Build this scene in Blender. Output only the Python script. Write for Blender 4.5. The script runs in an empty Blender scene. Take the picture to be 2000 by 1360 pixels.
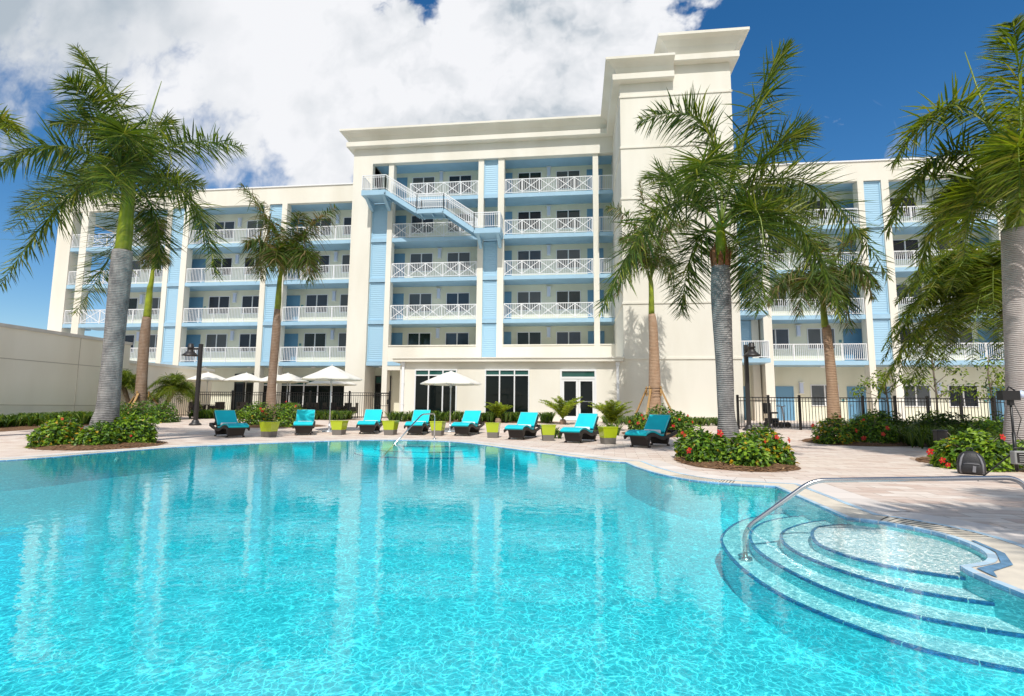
import bpy, bmesh, math, random
from mathutils import Vector, Matrix
random.seed(7)
PI = math.pi
sc = bpy.context.scene
col = sc.collection
R = math.radians

# ------------------------------------------------------------------ helpers
class MB:
    """collects geometry; build() links it as ONE mesh object"""
    def __init__(s): s.v = []; s.f = []; s.m = []; s.uv = None; s.sm = set()
    def face(s, pts, m=0, smooth=False):
        n = len(s.v); s.v += [tuple(p) for p in pts]; s.f.append(tuple(range(n, n+len(pts)))); s.m.append(m)
        if smooth: s.sm.add(len(s.f)-1)
    def box(s, x0, x1, y0, y1, z0, z1, m=0, M=None):
        P = [Vector((x, y, z)) for z in (z0, z1) for y in (y0, y1) for x in (x0, x1)]
        if M is not None: P = [M @ p for p in P]
        n = len(s.v); s.v += [tuple(p) for p in P]
        for q in ((0,2,3,1),(4,5,7,6),(0,1,5,4),(2,6,7,3),(0,4,6,2),(1,3,7,5)):
            s.f.append(tuple(n+i for i in q)); s.m.append(m)
    def taper(s, cx, cy, z0, z1, w0, d0, w1, d1, m=0, M=None):
        P = [Vector((cx+sx*w/2, cy+sy*d/2, z)) for z, w, d in ((z0,w0,d0),(z1,w1,d1)) for sy in (-1,1) for sx in (-1,1)]
        if M is not None: P = [M @ p for p in P]
        n = len(s.v); s.v += [tuple(p) for p in P]
        for q in ((0,2,3,1),(4,5,7,6),(0,1,5,4),(2,6,7,3),(0,4,6,2),(1,3,7,5)):
            s.f.append(tuple(n+i for i in q)); s.m.append(m)
    def bar(s, a, b, w, h=None, m=0, up=(0,0,1)):
        a, b = Vector(a), Vector(b); h = h or w
        d = (b-a).normalized(); u = Vector(up)
        if abs(d.dot(u)) > .98: u = Vector((0,1,0))
        r = d.cross(u).normalized(); u = r.cross(d)
        P = [p + r*(sx*w/2) + u*(sz*h/2) for p in (a, b) for sz in (-1,1) for sx in (-1,1)]
        n = len(s.v); s.v += [tuple(p) for p in P]
        for q in ((0,2,3,1),(4,5,7,6),(0,1,5,4),(2,6,7,3),(0,4,6,2),(1,3,7,5)):
            s.f.append(tuple(n+i for i in q)); s.m.append(m)
    def tube(s, pts, rad, n=10, m=0, cap=True, closed=False):
        pts = [Vector(p) for p in pts]; N = len(pts)
        if not hasattr(rad, '__len__'): rad = [rad]*N
        base = len(s.v); prev = None
        for i, p in enumerate(pts):
            t = (pts[min(i+1, N-1)] - pts[max(i-1, 0)]).normalized()
            if prev is None:
                u = Vector((1,0,0)) if abs(t.x) < .8 else Vector((0,1,0))
            else: u = prev
            u = (u - t*u.dot(t)).normalized(); prev = u; w = t.cross(u)
            for k in range(n):
                a = 2*PI*k/n
                s.v.append(tuple(p + (u*math.cos(a) + w*math.sin(a))*rad[i]))
        for i in range(N-1):
            for k in range(n):
                a, b = base+i*n+k, base+i*n+(k+1) % n
                s.f.append((a, b, b+n, a+n)); s.m.append(m); s.sm.add(len(s.f)-1)
        if cap:
            s.f.append(tuple(base+k for k in range(n))[::-1]); s.m.append(m)
            s.f.append(tuple(base+(N-1)*n+k for k in range(n))); s.m.append(m)
    def lathe(s, prof, n=24, m=0, c=(0,0,0), sq=None):
        base = len(s.v); N = len(prof)
        for (r, z) in prof:
            for k in range(n):
                a = 2*PI*k/n
                s.v.append((c[0]+r*math.cos(a), c[1]+r*math.sin(a), c[2]+z))
        for i in range(N-1):
            for k in range(n):
                a, b = base+i*n+k, base+i*n+(k+1) % n
                s.f.append((a, b, b+n, a+n)); s.m.append(m); s.sm.add(len(s.f)-1)
    def prism(s, poly, z0, z1, m=0):
        n = len(s.v); N = len(poly)
        s.v += [(x, y, z0) for x, y in poly] + [(x, y, z1) for x, y in poly]
        s.f.append(tuple(n+i for i in range(N))[::-1]); s.m.append(m)
        s.f.append(tuple(n+N+i for i in range(N))); s.m.append(m)
        for i in range(N):
            j = (i+1) % N; s.f.append((n+i, n+j, n+N+j, n+N+i)); s.m.append(m)
    def mesh(s, name, mats):
        me = bpy.data.meshes.new(name); me.from_pydata(s.v, [], s.f)
        for m in (mats if isinstance(mats, (list, tuple)) else [mats]): me.materials.append(m)
        me.polygons.foreach_set('material_index', s.m)
        me.polygons.foreach_set('use_smooth', [i in s.sm for i in range(len(s.f))])
        me.update(); return me
    def build(s, name, mats, parent=None, loc=(0,0,0), rz=0):
        o = bpy.data.objects.new(name, s.mesh(name, mats)); col.objects.link(o)
        o.location = loc; o.rotation_euler.z = rz
        if parent is not None: o.parent = parent
        return o

def tag(o, label=None, cat=None, group=None, kind=None):
    if label: o['label'] = label
    if cat: o['category'] = cat
    if group: o['group'] = group
    if kind: o['kind'] = kind
    return o
def thing(name, label, cat, loc=(0,0,0), rz=0, group=None):
    o = bpy.data.objects.new(name, None); col.objects.link(o); o.location = loc; o.rotation_euler.z = rz
    o.empty_display_size = .2
    return tag(o, label, cat, group)
def put(name, me, parent, loc=(0,0,0), rz=0):
    o = bpy.data.objects.new(name, me); col.objects.link(o); o.location = loc; o.rotation_euler.z = rz; o.parent = parent
    return o
def copy_tree(o, parent=None):
    c = o.copy(); col.objects.link(c); c.parent = parent
    for ch in list(o.children): copy_tree(ch, c)
    return c
def bevel(o, w=.01, n=2):
    b = o.modifiers.new('bevel', 'BEVEL'); b.width = w; b.segments = n; b.limit_method = 'ANGLE'; b.angle_limit = R(40)
    return o
def lerp(a, b, t): return a+(b-a)*t
def zg(Y): return .35*min(1, max(0, (Y-18)/11))

# ------------------------------------------------------------------ materials
def newmat(name):
    m = bpy.data.materials.new(name); m.use_nodes = True; nt = m.node_tree
    return m, nt, nt.nodes['Principled BSDF']
def P(name, c, rough=.6, metal=0, spec=.5, noise=None, bump=None, coat=0, trans=0):
    """noise=(scale, amount) colour mottling, bump=(scale, strength)"""
    m, nt, b = newmat(name); N, L = nt.nodes, nt.links
    b.inputs['Base Color'].default_value = (*c, 1); b.inputs['Roughness'].default_value = rough
    b.inputs['Metallic'].default_value = metal; b.inputs['Specular IOR Level'].default_value = spec
    b.inputs['Coat Weight'].default_value = coat
    if noise or bump:
        tc = N.new('ShaderNodeTexCoord')
    if noise:
        n = N.new('ShaderNodeTexNoise'); n.inputs['Scale'].default_value = noise[0]; n.inputs['Detail'].default_value = 6
        L.new(tc.outputs['Object'], n.inputs['Vector'])
        r = N.new('ShaderNodeMapRange'); r.inputs[1].default_value = .3; r.inputs[2].default_value = .7
        r.inputs[3].default_value = 1-noise[1]; r.inputs[4].default_value = 1+noise[1]*.5
        L.new(n.outputs['Fac'], r.inputs[0])
        h = N.new('ShaderNodeVectorMath'); h.operation = 'SCALE'; h.inputs[0].default_value = c
        L.new(r.outputs[0], h.inputs['Scale']); L.new(h.outputs[0], b.inputs['Base Color'])
    if bump:
        n2 = N.new('ShaderNodeTexNoise'); n2.inputs['Scale'].default_value = bump[0]; n2.inputs['Detail'].default_value = 4
        L.new(tc.outputs['Object'], n2.inputs['Vector'])
        bp = N.new('ShaderNodeBump'); bp.inputs['Strength'].default_value = bump[1]; bp.inputs['Distance'].default_value = .01
        L.new(n2.outputs['Fac'], bp.inputs['Height']); L.new(bp.outputs[0], b.inputs['Normal'])
    if trans:
        t = N.new('ShaderNodeBsdfTranslucent'); t.inputs[0].default_value = (min(1, c[0]*1.9), min(1, c[1]*1.7), c[2]*.7, 1)
        mx = N.new('ShaderNodeMixShader'); mx.inputs[0].default_value = trans
        L.new(b.outputs[0], mx.inputs[1]); L.new(t.outputs[0], mx.inputs[2]); L.new(mx.outputs[0], N['Material Output'].inputs[0])
    return m

def stucco(name, c):
    m, nt, b = newmat(name); N, L = nt.nodes, nt.links
    b.inputs['Roughness'].default_value = .85; b.inputs['Specular IOR Level'].default_value = .25
    tc = N.new('ShaderNodeTexCoord')
    a = N.new('ShaderNodeTexNoise'); a.inputs['Scale'].default_value = .35; a.inputs['Detail'].default_value = 8
    mp = N.new('ShaderNodeMapping'); mp.inputs['Scale'].default_value = (1.6, 1.6, .35)
    L.new(tc.outputs['Object'], mp.inputs[0]); L.new(mp.outputs[0], a.inputs['Vector'])
    cr = N.new('ShaderNodeValToRGB')
    cr.color_ramp.elements[0].position = .3; cr.color_ramp.elements[0].color = (c[0]*.89, c[1]*.875, c[2]*.84, 1)
    cr.color_ramp.elements[1].position = .62; cr.color_ramp.elements[1].color = (*c, 1)
    L.new(a.outputs['Fac'], cr.inputs[0]); L.new(cr.outputs[0], b.inputs['Base Color'])
    n = N.new('ShaderNodeTexNoise'); n.inputs['Scale'].default_value = 45; n.inputs['Detail'].default_value = 5
    L.new(tc.outputs['Object'], n.inputs['Vector'])
    bp = N.new('ShaderNodeBump'); bp.inputs['Strength'].default_value = .25; bp.inputs['Distance'].default_value = .01
    L.new(n.outputs['Fac'], bp.inputs['Height']); L.new(bp.outputs[0], b.inputs['Normal'])
    return m

def louvre_mat(name, c):
    m, nt, b = newmat(name); N, L = nt.nodes, nt.links
    b.inputs['Base Color'].default_value = (*c, 1); b.inputs['Roughness'].default_value = .4
    return m

def paver_mat():
    m, nt, b = newmat('paver_deck'); N, L = nt.nodes, nt.links
    b.inputs['Roughness'].default_value = .75; b.inputs['Specular IOR Level'].default_value = .3
    tc = N.new('ShaderNodeTexCoord')
    mp = N.new('ShaderNodeMapping'); mp.inputs['Rotation'].default_value = (0, 0, R(4))
    L.new(tc.outputs['Object'], mp.inputs[0])
    br = N.new('ShaderNodeTexBrick'); br.inputs['Scale'].default_value = 1
    br.inputs['Brick Width'].default_value = .5; br.inputs['Row Height'].default_value = .25
    br.inputs['Mortar Size'].default_value = .006; br.inputs['Bias'].default_value = -.1
    br.inputs['Color1'].default_value = (0, 0, 0, 1); br.inputs['Color2'].default_value = (1, 1, 1, 1); br.inputs['Mortar'].default_value = (.5, .5, .5, 1)
    L.new(mp.outputs[0], br.inputs['Vector'])
    cr = N.new('ShaderNodeValToRGB'); e = cr.color_ramp.elements
    e[0].position = 0; e[0].color = (.68, .54, .46, 1); e[1].position = 1; e[1].color = (.82, .74, .66, 1)
    for p, c in ((.18, (.73, .61, .53)), (.45, (.76, .65, .57)), (.7, (.79, .69, .61))):
        x = e.new(p); x.color = (*c, 1)
    L.new(br.outputs['Color'], cr.inputs[0])
    nz = N.new('ShaderNodeTexNoise'); nz.inputs['Scale'].default_value = 5; nz.inputs['Detail'].default_value = 8
    m2 = N.new('ShaderNodeMapping'); m2.inputs['Scale'].default_value = (.6, 2.2, 1)
    L.new(tc.outputs['Object'], m2.inputs[0]); L.new(m2.outputs[0], nz.inputs['Vector'])
    mx = N.new('ShaderNodeMix'); mx.data_type = 'RGBA'; mx.blend_type = 'MULTIPLY'; mx.inputs['Factor'].default_value = 1
    c2 = N.new('ShaderNodeValToRGB'); c2.color_ramp.elements[0].position = .3; c2.color_ramp.elements[0].color = (.84, .78, .74, 1)
    c2.color_ramp.elements[1].position = .6; c2.color_ramp.elements[1].color = (1, 1, 1, 1)
    L.new(nz.outputs['Fac'], c2.inputs[0]); L.new(cr.outputs[0], mx.inputs[6]); L.new(c2.outputs[0], mx.inputs[7])
    mj = N.new('ShaderNodeMix'); mj.data_type = 'RGBA'; mj.inputs[7].default_value = (.42, .34, .28, 1)
    L.new(br.outputs['Fac'], mj.inputs['Factor']); L.new(mx.outputs[2], mj.inputs[6]); L.new(mj.outputs[2], b.inputs['Base Color'])
    bp = N.new('ShaderNodeBump'); bp.inputs['Strength'].default_value = .4; bp.inputs['Distance'].default_value = .01; bp.invert = True
    L.new(br.outputs['Fac'], bp.inputs['Height']); L.new(bp.outputs[0], b.inputs['Normal'])
    return m

def trunk_mat(name, c1, c2, freq=9.0, dark=.55):
    m, nt, b = newmat(name); N, L = nt.nodes, nt.links
    b.inputs['Roughness'].default_value = .8; b.inputs['Specular IOR Level'].default_value = .3
    tc = N.new('ShaderNodeTexCoord')
    w = N.new('ShaderNodeTexWave'); w.wave_type = 'BANDS'; w.bands_direction = 'Z'; w.inputs['Scale'].default_value = freq*.32
    w.inputs['Distortion'].default_value = 5.5; w.inputs['Detail'].default_value = 4; w.inputs['Detail Scale'].default_value = .5
    L.new(tc.outputs['Object'], w.inputs['Vector'])
    n = N.new('ShaderNodeTexNoise'); n.inputs['Scale'].default_value = 2.2; n.inputs['Detail'].default_value = 10; n.inputs['Roughness'].default_value = .65
    mp = N.new('ShaderNodeMapping'); mp.inputs['Scale'].default_value = (2, 2, 1.1)
    L.new(tc.outputs['Object'], mp.inputs[0]); L.new(mp.outputs[0], n.inputs['Vector'])
    mx = N.new('ShaderNodeMix'); mx.data_type = 'RGBA'; mx.inputs[6].default_value = (*c1, 1); mx.inputs[7].default_value = (*c2, 1)
    r = N.new('ShaderNodeMapRange'); r.inputs[1].default_value = .35; r.inputs[2].default_value = .65
    L.new(n.outputs['Fac'], r.inputs[0]); L.new(r.outputs[0], mx.inputs['Factor'])
    r2 = N.new('ShaderNodeMapRange'); r2.inputs[1].default_value = .0; r2.inputs[2].default_value = .25; r2.inputs[3].default_value = dark; r2.inputs[4].default_value = 1
    L.new(w.outputs['Fac'], r2.inputs[0])
    v = N.new('ShaderNodeVectorMath'); v.operation = 'SCALE'; L.new(mx.outputs[2], v.inputs[0]); L.new(r2.outputs[0], v.inputs['Scale'])
    L.new(v.outputs[0], b.inputs['Base Color'])
    bp = N.new('ShaderNodeBump'); bp.inputs['Strength'].default_value = .6; bp.inputs['Distance'].default_value = .02
    L.new(w.outputs['Fac'], bp.inputs['Height']); L.new(bp.outputs[0], b.inputs['Normal'])
    return m

M = {}
M['wall'] = stucco('cream_stucco', (.80, .772, .695))
M['white_stucco'] = stucco('white_stucco', (.84, .82, .75))
M['backwall'] = stucco('corridor_stucco', (.80, .80, .66))
M['beige'] = stucco('beige_stucco', (.90, .84, .72))
M['blue'] = P('sky_blue_paint', (.34, .535, .69), .5, noise=(1.5, .06))
M['louvre'] = louvre_mat('blue_aluminium', (.36, .57, .73))
M['white'] = P('white_metal', (.82, .83, .85), .35)
M['door'] = P('blue_door', (.15, .33, .50), .4)
M['glass'] = P('dark_window_glass', (.010, .014, .020), .03, spec=.3)
M['shopglass'] = P('shop_glass', (.006, .009, .009), .02, spec=.25)
M['greenglass'] = P('green_spandrel_glass', (.02, .09, .075), .05, spec=.5)
M['curtain'] = P('window_curtain', (.05, .075, .10), .8)
M['frame'] = P('window_frame_white', (.78, .79, .80), .4)
M['bronze'] = P('black_metal', (.012, .011, .011), .4)
M['post'] = P('dark_bronze', (.03, .026, .026), .45)
M['red'] = P('red_alarm', (.5, .06, .04), .4)
M['lantern'] = P('lantern_glass', (.60, .68, .85), .3)
M['roof'] = P('roof_membrane', (.55, .55, .54), .8)
M['paver'] = paver_mat()
M['coping_blue'] = P('pale_blue_tile', (.36, .60, .86), .35, noise=(9, .18))
M['coping_white'] = P('white_coping', (.80, .76, .70), .6, noise=(5, .1))
M['aqua'] = P('aqua_pool_finish', (.24, .80, .85), .6, noise=(60, .12))
M['navy'] = P('navy_tile', (.035, .18, .42), .25, noise=(30, .35))
M['plaster'] = P('pool_plaster', (.72, .86, .87), .6, noise=(60, .14))
M['steel'] = P('brushed_steel', (.52, .52, .53), .24, metal=1)
M['wicker'] = P('dark_wicker', (.030, .022, .018), .55, bump=(90, .8))
M['turq'] = P('turquoise_canvas', (.005, .57, .66), .85, noise=(3, .08), bump=(180, .15))
M['piping'] = P('pale_turquoise_piping', (.25, .70, .75), .8)
M['towel'] = P('white_towel', (.85, .86, .88), .95, bump=(120, .4))
M['lime'] = P('lime_gloss', (.42, .52, .015), .22, coat=.4)
M['greybase'] = P('grey_plinth', (.17, .155, .14), .6)
M['canvas'] = P('white_canvas', (.82, .79, .74), .9, trans=.12)
M['alu'] = P('silver_pole', (.60, .62, .66), .3, metal=.7)
M['trunk_grey'] = trunk_mat('grey_palm_bark', (.15, .145, .15), (.37, .35, .34), 22, .62)
M['trunk_pale'] = trunk_mat('pale_palm_bark', (.44, .38, .36), (.54, .49, .47), 24, .82)
M['trunk_tan'] = trunk_mat('tan_palm_bark', (.40, .25, .155), (.50, .34, .23), 15, .6)
M['trunk_brown'] = trunk_mat('brown_palm_bark', (.26, .17, .11), (.34, .25, .19), 13, .62)
M['shaft'] = P('green_crownshaft', (.25, .30, .012), .3, noise=(2.5, .5))
M['petiole'] = P('frond_stalk', (.16, .22, .03), .45)
M['rust'] = P('brown_sheath', (.24, .085, .03), .7, noise=(4, .4))
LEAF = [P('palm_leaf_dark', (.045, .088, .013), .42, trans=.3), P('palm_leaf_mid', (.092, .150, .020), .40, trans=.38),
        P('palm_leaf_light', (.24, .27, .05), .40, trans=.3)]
LEAF_Y = [P('palm_leaf_yellow_green_dark', (.075, .13, .013), .40, trans=.32), P('palm_leaf_yellow_green', (.17, .235, .018), .38, trans=.38),  # yellower green leaf tones
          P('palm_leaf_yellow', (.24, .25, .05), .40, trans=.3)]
LEAF_C = [P('cycad_leaf', (.12, .19, .015), .45, trans=.3), P('cycad_leaf_lime', (.24, .34, .02), .45, trans=.35), P('cycad_leaf_pale', (.38, .46, .05), .45, trans=.35)]
LEAF_B = [LEAF[0], LEAF[1], P('dry_palm_leaf', (.20, .15, .06), .6, trans=.2)]
HIB = [P('hibiscus_leaf_dark', (.030, .075, .010), .5, trans=.2), P('hibiscus_leaf', (.095, .21, .016), .48, trans=.25),
       P('hibiscus_leaf_light', (.24, .38, .025), .5, trans=.3), P('hibiscus_leaf_yellow', (.55, .36, .02), .4, trans=.3)]
STRAP = [P('strap_leaf_dark', (.035, .085, .012), .35, trans=.2), P('strap_leaf', (.09, .18, .02), .35, trans=.25), P('strap_leaf_light', (.22, .30, .05), .35, trans=.3)]
M['petal'] = P('red_petal', (.62, .018, .018), .5, trans=.25)
M['stamen'] = P('yellow_stamen', (.8, .5, .05), .6)
M['mulch'] = P('mulch', (.20, .105, .05), .95, noise=(25, .6), bump=(40, 1))
M['wood'] = P('raw_timber', (.46, .27, .10), .7, noise=(6, .25))
M['branch'] = P('grey_branch', (.22, .18, .14), .8)
M['soil'] = P('dark_soil', (.06, .04, .03), .95, bump=(20, 1))

# ------------------------------------------------------------------ pool outline (metres)
def catmull(pts, n):
    out = []
    N = len(pts)
    for i in range(N-1):
        p0 = Vector(pts[max(i-1, 0)]); p1 = Vector(pts[i]); p2 = Vector(pts[i+1]); p3 = Vector(pts[min(i+2, N-1)])
        for k in range(n):
            t = k/n
            out.append(.5*((2*p1)+(-p0+p2)*t+(2*p0-5*p1+4*p2-p3)*t*t+(-p0+3*p1-3*p2+p3)*t**3))
    out.append(Vector(pts[-1])); return out
segs = [
    [(-12.6, -3.6), (-14.0, 1.5), (-13.2, 5.0), (-11.3, 7.8), (-10.45, 9.2), (-10.25, 10.9), (-9.9, 12.55), (-9.1, 13.75), (-7.95, 15.1), (-6.7, 16.2), (-5.2, 16.62), (-3.6, 16.1), (-1.75, 13.95), (-.30, 12.1), (.55, 11.12), (.97, 10.85)],
    [(.97, 10.85), (1.09, 10.0), (1.36, 9.0), (1.75, 8.33), (2.22, 8.05), (2.73, 7.9)],
    [(2.73, 7.9), (2.64, 5.74)],
    [(2.64, 5.74), (2.88, 5.58), (3.08, 5.25), (3.12, 4.9), (3.05, 4.55), (2.87, 4.28), (2.60, 4.12)],
    [(2.60, 4.12), (2.57, 3.56), (2.75, 1.0), (3.2, -3.6)],
    [(3.2, -3.6), (-12.6, -3.6)]]
outline = []
for s_ in segs:
    p = catmull(s_, 6 if len(s_) > 2 else 8)
    outline += p[:-1]
area = sum(a.x*b.y-b.x*a.y for a, b in zip(outline, outline[1:]+outline[:1]))
if area < 0: outline.reverse()              # counter-clockwise: outward is to the right
def offset(poly, d):
    out = []; N = len(poly)
    for i in range(N):
        a, b, c = poly[i-1], poly[i], poly[(i+1) % N]
        e1 = (b-a).normalized(); e2 = (c-b).normalized()
        n1 = Vector((e1.y, -e1.x)); n2 = Vector((e2.y, -e2.x))
        n = n1+n2
        if n.length < 1e-3: n = n1
        n.normalize(); k = max(.55, n.dot(n1))
        out.append(b+n*(d/k))
    # drop the loops that a wide offset makes in tight corners
    def dist(q):
        m = 9
        for i in range(N):
            a, b = poly[i], poly[(i+1) % N]; e = b-a; t = max(0, min(1, (q-a).dot(e)/max(1e-9, e.length_squared))); m = min(m, (q-a-e*t).length)
        return m
    if d > .2:
        ok = [dist(q) > d*.96 for q in out]; i = 0
        for i in range(N):
            if not ok[i]:
                j = i; k = i
                while not ok[j % N]: j -= 1
                while not ok[k % N]: k += 1
                out[i] = out[j % N].lerp(out[k % N], (i-j)/(k-j))
    return out
def ring(name, d0, d1, z0, z1, mat, parent=None):
    A, B = offset(outline, d0), offset(outline, d1)
    me = bpy.data.meshes.new(name); N = len(A)
    v = [(p.x, p.y, z0) for p in A]+[(p.x, p.y, z1) for p in B]
    f = [(i, N+i, N+(i+1) % N, (i+1) % N) for i in range(N)]
    me.from_pydata(v, [], f); me.materials.append(mat)
    uv = me.uv_layers.new(name='UVMap'); L = [0]
    for i in range(N): L.append(L[-1]+(outline[(i+1) % N]-outline[i]).length)
    for i in range(N):
        q = ((L[i], 0), (L[i], 1), (L[i+1], 1), (L[i+1], 0))
        for k in range(4): uv.data[i*4+k].uv = q[k]
    o = bpy.data.objects.new(name, me); col.objects.link(o)
    if parent: o.parent = parent
    return o
def tile_mat(name, c, w, rough=.35, grout=(.75, .75, .75), var=.25):
    m, nt, b = newmat(name); N, L = nt.nodes, nt.links
    b.inputs['Roughness'].default_value = rough
    uv = N.new('ShaderNodeUVMap'); br = N.new('ShaderNodeTexBrick'); br.offset = 0
    br.inputs['Scale'].default_value = 1; br.inputs['Brick Width'].default_value = w; br.inputs['Row Height'].default_value = 1.0
    br.inputs['Mortar Size'].default_value = .006
    br.inputs['Color1'].default_value = (*[x*(1-var) for x in c], 1); br.inputs['Color2'].default_value = (*[min(1, x*(1+var)) for x in c], 1)
    br.inputs['Mortar'].default_value = (*grout, 1)
    L.new(uv.outputs[0], br.inputs['Vector']); L.new(br.outputs['Color'], b.inputs['Base Color'])
    return m
def grate_mat():
    m, nt, b = newmat('gutter_grate'); N, L = nt.nodes, nt.links
    b.inputs['Roughness'].default_value = .6
    uv = N.new('ShaderNodeUVMap'); br = N.new('ShaderNodeTexBrick'); br.offset = 0
    br.inputs['Scale'].default_value = 1; br.inputs['Brick Width'].default_value = .048; br.inputs['Row Height'].default_value = 1.0
    br.inputs['Mortar Size'].default_value = .007
    br.inputs['Color1'].default_value = (.72, .63, .50, 1); br.inputs['Color2'].default_value = (.79, .71, .58, 1); br.inputs['Mortar'].default_value = (.05, .04, .03, 1)
    L.new(uv.outputs[0], br.inputs['Vector']); L.new(br.outputs['Color'], b.inputs['Base Color'])
    return m
tag(ring('pool_edge_tile', 0, .055, 0.004, 0.004, tile_mat('edge_tile', (.50, .68, .84), .15)), kind='structure')
go = ring('pool_gutter', .055, .33, 0.001, 0.004, P('gutter_stone', (.79, .70, .57), .6, noise=(7, .12)))
go.data.materials.append(grate_mat())
for f in go.data.polygons:
    c = f.center
    if (5.0 < c.y < 5.75 and c.x > 2.7) or (7.9 < c.y < 8.9 and 1.3 < c.x < 2.3) or (9.5 < c.y < 11 and c.x < -9) or (11.2 < c.y < 11.9 and c.x > -.2) or (c.x > 2.5 and c.y < 3.6): f.material_index = 1
tag(go, kind='structure')
at_ = MB(); IN = [(3.19, 4.9), (3.11, 4.52), (2.93, 4.22), (2.66, 4.05), (2.642, 3.9)]; OU = [(3.215, 4.88), (3.15, 4.49), (2.97, 4.17), (2.72, 3.99), (2.646, 3.85)]
for i in range(4): at_.face([(*IN[i], .009), (*OU[i], .009), (*OU[i+1], .009), (*IN[i+1], .009)][::-1])
tag(at_.build('alcove_tile', P('deep_blue_tile', (.16, .34, .55), .25, noise=(14, .4))), kind='structure')
tag(ring('pool_border_tile', .33, .40, 0.006, 0.006, tile_mat('border_tile', (.48, .67, .86), .2)), kind='structure')
tag(ring('pool_coping', .40, .80, 0.004, 0.004, tile_mat('coping_paver', (.76, .68, .62), .5, .7, (.5, .43, .38), .08)), kind='structure')
# shell: walls, waterline tile and floor
FLOOR = -.57
tag(ring('pool_wall', 0, 0, .004, -.03, tile_mat('waterline_tile', (.20, .40, .62), .15, .2, (.5, .6, .7), .2)), kind='structure')
tag(ring('pool_wall', 0, 0, -.03, FLOOR, M['aqua']), kind='structure')
fl = MB(); fl.face([(p.x, p.y, FLOOR) for p in outline]); tag(fl.build('pool_floor', M['aqua']), kind='structure')

# deck with the pool cut out, then the part that climbs gently to the hotel
def sheet_with_hole(name, outer, hole, z, mat):
    bm = bmesh.new()
    def loop(pts):
        vs = [bm.verts.new((p[0], p[1], z)) for p in pts]
        return [bm.edges.new((vs[i], vs[(i+1) % len(vs)])) for i in range(len(vs))]
    ed = loop(outer)+loop(hole)
    bmesh.ops.triangle_fill(bm, edges=ed, use_beauty=True)
    for f in bm.faces:
        if f.normal.z < 0: f.normal_flip()
    me = bpy.data.meshes.new(name); bm.to_mesh(me); bm.free(); me.materials.append(mat)
    o = bpy.data.objects.new(name, me); col.objects.link(o); return o
outer = [(-70, -14), (60, -14), (60, 18), (-70, 18)]
tag(sheet_with_hole('pool_deck', outer, [(p.x, p.y) for p in offset(outline, .79)], 0, M['paver']), kind='structure')
d2 = MB(); d2.face([(-70, 18, 0), (60, 18, 0), (60, 29, .35), (-70, 29, .35)]); d2.face([(-70, 29, .35), (60, 29, .35), (60, 60, .35), (-70, 60, .35)])
tag(d2.build('terrace', M['paver']), kind='structure')
g = MB(); g.face([(-900, -900, -1.6), (900, -900, -1.6), (900, 900, -1.6), (-900, 900, -1.6)])
tag(g.build('ground', M['soil']), kind='structure')
g = MB()
for q in ([(-900, -900), (900, -900), (900, -14), (-900, -14)], [(-900, 60), (900, 60), (900, 900), (-900, 900)], [(-900, -14), (-70, -14), (-70, 60), (-900, 60)], [(60, -14), (900, -14), (900, 60), (60, 60)]):
    g.face([(x, y, -.03) for x, y in q])
tag(g.build('ground', P('lawn', (.07, .11, .03), .9, noise=(3, .4))), kind='structure')

# steps in the right-hand alcove: platform outlines, top to bottom
arcs = [
    ([(2.66, 5.72), (2.48, 5.68), (2.27, 5.54), (2.09, 5.22), (2.00, 4.85), (2.08, 4.49), (2.27, 4.23), (2.56, 4.06), (2.70, 4.00)], -.06),
    ([(2.72, 6.30), (2.42, 6.12), (2.05, 5.72), (1.86, 5.31), (1.82, 4.88), (1.92, 4.43), (2.13, 4.04), (2.41, 3.84), (2.62, 3.76), (2.8, 3.71)], -.13),
    ([(2.75, 6.95), (2.45, 6.80), (2.10, 6.48), (1.80, 5.98), (1.64, 5.43), (1.62, 4.89), (1.75, 4.22), (2.00, 3.80), (2.32, 3.58), (2.56, 3.49), (2.8, 3.43)], -.21),
    ([(2.8, 7.6), (2.40, 7.40), (1.95, 6.92), (1.58, 6.22), (1.44, 5.68), (1.40, 4.93), (1.50, 4.25), (1.74, 3.74), (1.97, 3.45), (2.27, 3.28), (2.6, 3.18), (2.8, 3.14)], -.30)]
def steps(arcs, back, name):
    for pts, z in arcs:
        c = [Vector(p) for p in catmull(pts, 6)]
        poly = [(p.x, p.y) for p in c]+back
        b = MB(); b.prism(poly, FLOOR-.01, z); b.m = [1]*len(b.m); b.m[1] = 0; o = b.build('pool_step', [M['plaster'], M['aqua']]); tag(o, kind='structure')
        t = MB(); acc = 0
        for i in range(len(c)-1):
            a, bb = c[i], c[i+1]; d = (bb-a)
            if d.length < 1e-4: continue
            nrm = Vector((d.y, -d.x)).normalized()
            cen = Vector((sum(p.x for p in c)/len(c)+.4, sum(p.y for p in c)/len(c)))
            if nrm.dot(a-cen) < 0: nrm = -nrm
            acc += d.length
            g_ = .004 if acc > .30 else 0
            if acc > .30: acc = 0
            A, B = a, bb-d.normalized()*g_*2
            t.face([(A.x+nrm.x*.004, A.y+nrm.y*.004, z+.004), (B.x+nrm.x*.004, B.y+nrm.y*.004, z+.004), (B.x-nrm.x*.024, B.y-nrm.y*.024, z+.004), (A.x-nrm.x*.024, A.y-nrm.y*.024, z+.004)])
            t.face([(A.x+nrm.x*.004, A.y+nrm.y*.004, z+.004), (B.x+nrm.x*.004, B.y+nrm.y*.004, z+.004), (B.x+nrm.x*.004, B.y+nrm.y*.004, z-.014), (A.x+nrm.x*.004, A.y+nrm.y*.004, z-.014)])
        tag(t.build('pool_step_tile', M['navy']), kind='structure')
steps(arcs, [(3.3, 4.0), (3.3, 5.9)], 'right')
far = []
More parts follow.
